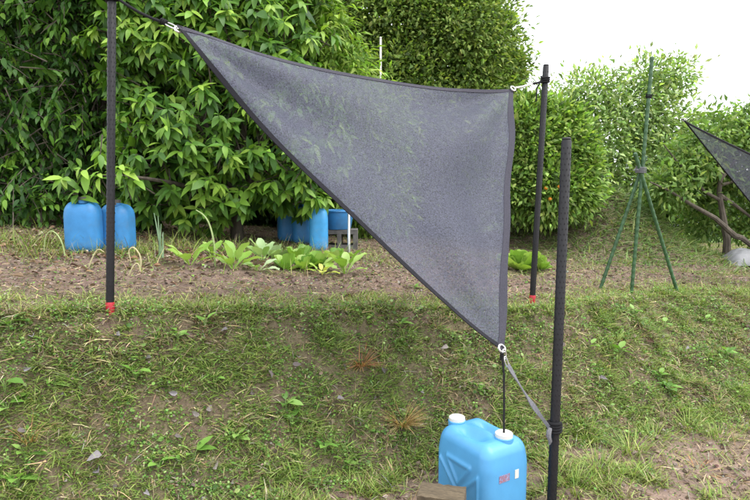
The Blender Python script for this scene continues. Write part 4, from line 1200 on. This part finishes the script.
# withered grey leaves and dry tufts on the bank
dl = []
for k in range(4):
    T, F = leaf_template(.62, .45 + .15 * k, .5 - .15 * k, 7, .45, .07); me = mesh_from('dead_leaf', T, F, np.tile([(.24, .225, .24), (.17, .155, .165), (.28, .25, .24), (.14, .12, .12)][k], (len(T), 1)), True); me.materials.append(M['dry']); dl.append(me)
spots = [(104, 458), (98, 476), (200, 420), (174, 438), (176, 396), (152, 360), (66, 484), (18, 432), (146, 496), (228, 332), (296, 360), (290, 366), (335, 402), (342, 372), (328, 342), (376, 400), (422, 394), (416, 424), (232, 484), (316, 304), (27, 372), (60, 398), (205, 412), (560, 345), (690, 352), (596, 380), (445, 350), (250, 395), (120, 340), (385, 372), (330, 415), (268, 372), (36, 340), (455, 388), (212, 470)]
for i, (px, py) in enumerate(spots):
    p = RG(px, py); o = link('dead_leaf', dl[i % 4]); th = rng.uniform(0, 6.28)
    nr = gnormal(np.array([p[0]]), np.array([p[1]]))
    Fm = frames(np.array([[math.cos(th), math.sin(th), .2]]), nr + .4 * rng.standard_normal((1, 3)))[0]
    big = 1.7 if i < 2 else 1.0
    mm = Matrix(Fm.tolist()).to_4x4() @ Matrix.Scale(float(rng.uniform(.026, .046) * big), 4); mm.translation = Vector((p + nr[0] * .028).tolist()); o.matrix_basis = mm
    if i < 2: tag(o, 'large crumpled grey withered leaf low on the grassy bank', 'leaf', 'large grey leaves on the bank')
    else: tag(o, 'small grey withered leaf caught in the grass of the bank', 'leaf', 'small grey leaves on the bank')

def tuft(px, py, n, L, pal, label, name='dry_tuft', spreadr=.03, up=.9):
    p = RG(px, py)
    root = thing(name, tuple(p), label, 'grass tuft')
    a = rng.uniform(0, 6.28, n); rr = spreadr * np.sqrt(rng.random(n))
    pos = np.stack([rr * np.cos(a), rr * np.sin(a), np.full(n, -.01)], -1)
    side = np.stack([np.cos(a), np.sin(a), np.zeros(n)], -1) + .3 * rng.standard_normal((n, 3))
    ax = unit(np.array([0, -.15, up]) + side * rng.uniform(.1, .8, (n, 1)))
    Mx = frames(ax, side - np.array([0, 0, .4])); Ls = L * rng.uniform(.5, 1.2, n)
    sc = np.stack([np.full(n, .0042), Ls, Ls * .8], -1)
    Vv = (np.einsum('nij,nkj->nki', Mx, BL_T[None] * sc[:, None, :]) + pos[:, None]).reshape(-1, 3)
    FF = (BL_F[None] + (np.arange(n) * 7)[:, None, None]).reshape(-1, 3)
    link('blade_mass', mesh_from('blade_mass', Vv, FF, np.repeat(pick(pal, n), 7, 0), True), M['grass'], root, kind='stuff')
DRYP = [(.42, .28, .12, 2), (.34, .20, .09, 2), (.48, .37, .20, 1)]
tuft(362, 364, 130, .10, [(.42, .22, .11, 2), (.32, .16, .09, 1)], 'reddish brown dry tuft high on the grassy bank', up=.5)
tuft(402, 425, 260, .12, [(.50, .36, .17, 2), (.42, .28, .13, 2), (.55, .44, .25, 1)], 'straw yellow dry tuft on the bank behind the bright blue jerrycan', up=.7)
tuft(30, 440, 40, .10, DRYP, 'thin straw tuft low on the bank under the studded pole')
tuft(700, 470, 60, .09, DRYP, 'flattened straw tuft on the bare path', up=.2, spreadr=.07)
GT = 'lush green grass tuft growing on the path at the bank foot'
for i, (px, py, n, L) in enumerate([(632, 452, 90, .12), (600, 470, 110, .13), (575, 490, 90, .12), (690, 428, 80, .10), (720, 438, 70, .09), (655, 440, 60, .10), (745, 420, 60, .10), (585, 440, 90, .13), (560, 480, 70, .12)]):
    tuft(px, py, n, L, LUSH, GT, 'grass_tuft', .055)
for o in COL.objects:
    if o.name.startswith('grass_tuft'): o['group'] = 'grass tufts on the path'

# pale sheet heaped beside the spreading tree
p = P(748, 254, 6.7); b_ = gp(p[0], p[1])
root = thing('plastic_sheet', b_, 'pale grey plastic sheet heaped on the ground beside the spreading tree', 'sheet')
nn_ = 26; V = []; F = []
for i in range(nn_ + 1):
    for j in range(nn_ + 1):
        u, v = i / nn_ * 2 - 1, j / nn_ * 2 - 1
        h_ = .17 * max(0, 1 - abs(u) ** 3) * max(0, 1 - abs(v) ** 3) + .05 * (float(fbm(u * 2 + 3, v * 2, 1.6, 2, 3)) - .5)
        V.append((u * .30, v * .20, max(h_, -.01)))
for i in range(nn_):
    for j in range(nn_):
        a = i * (nn_ + 1) + j; F.append((a, a + 1, a + nn_ + 2, a + nn_ + 1))
MB().add(V, F).build('sheet', M['sheet'], root)
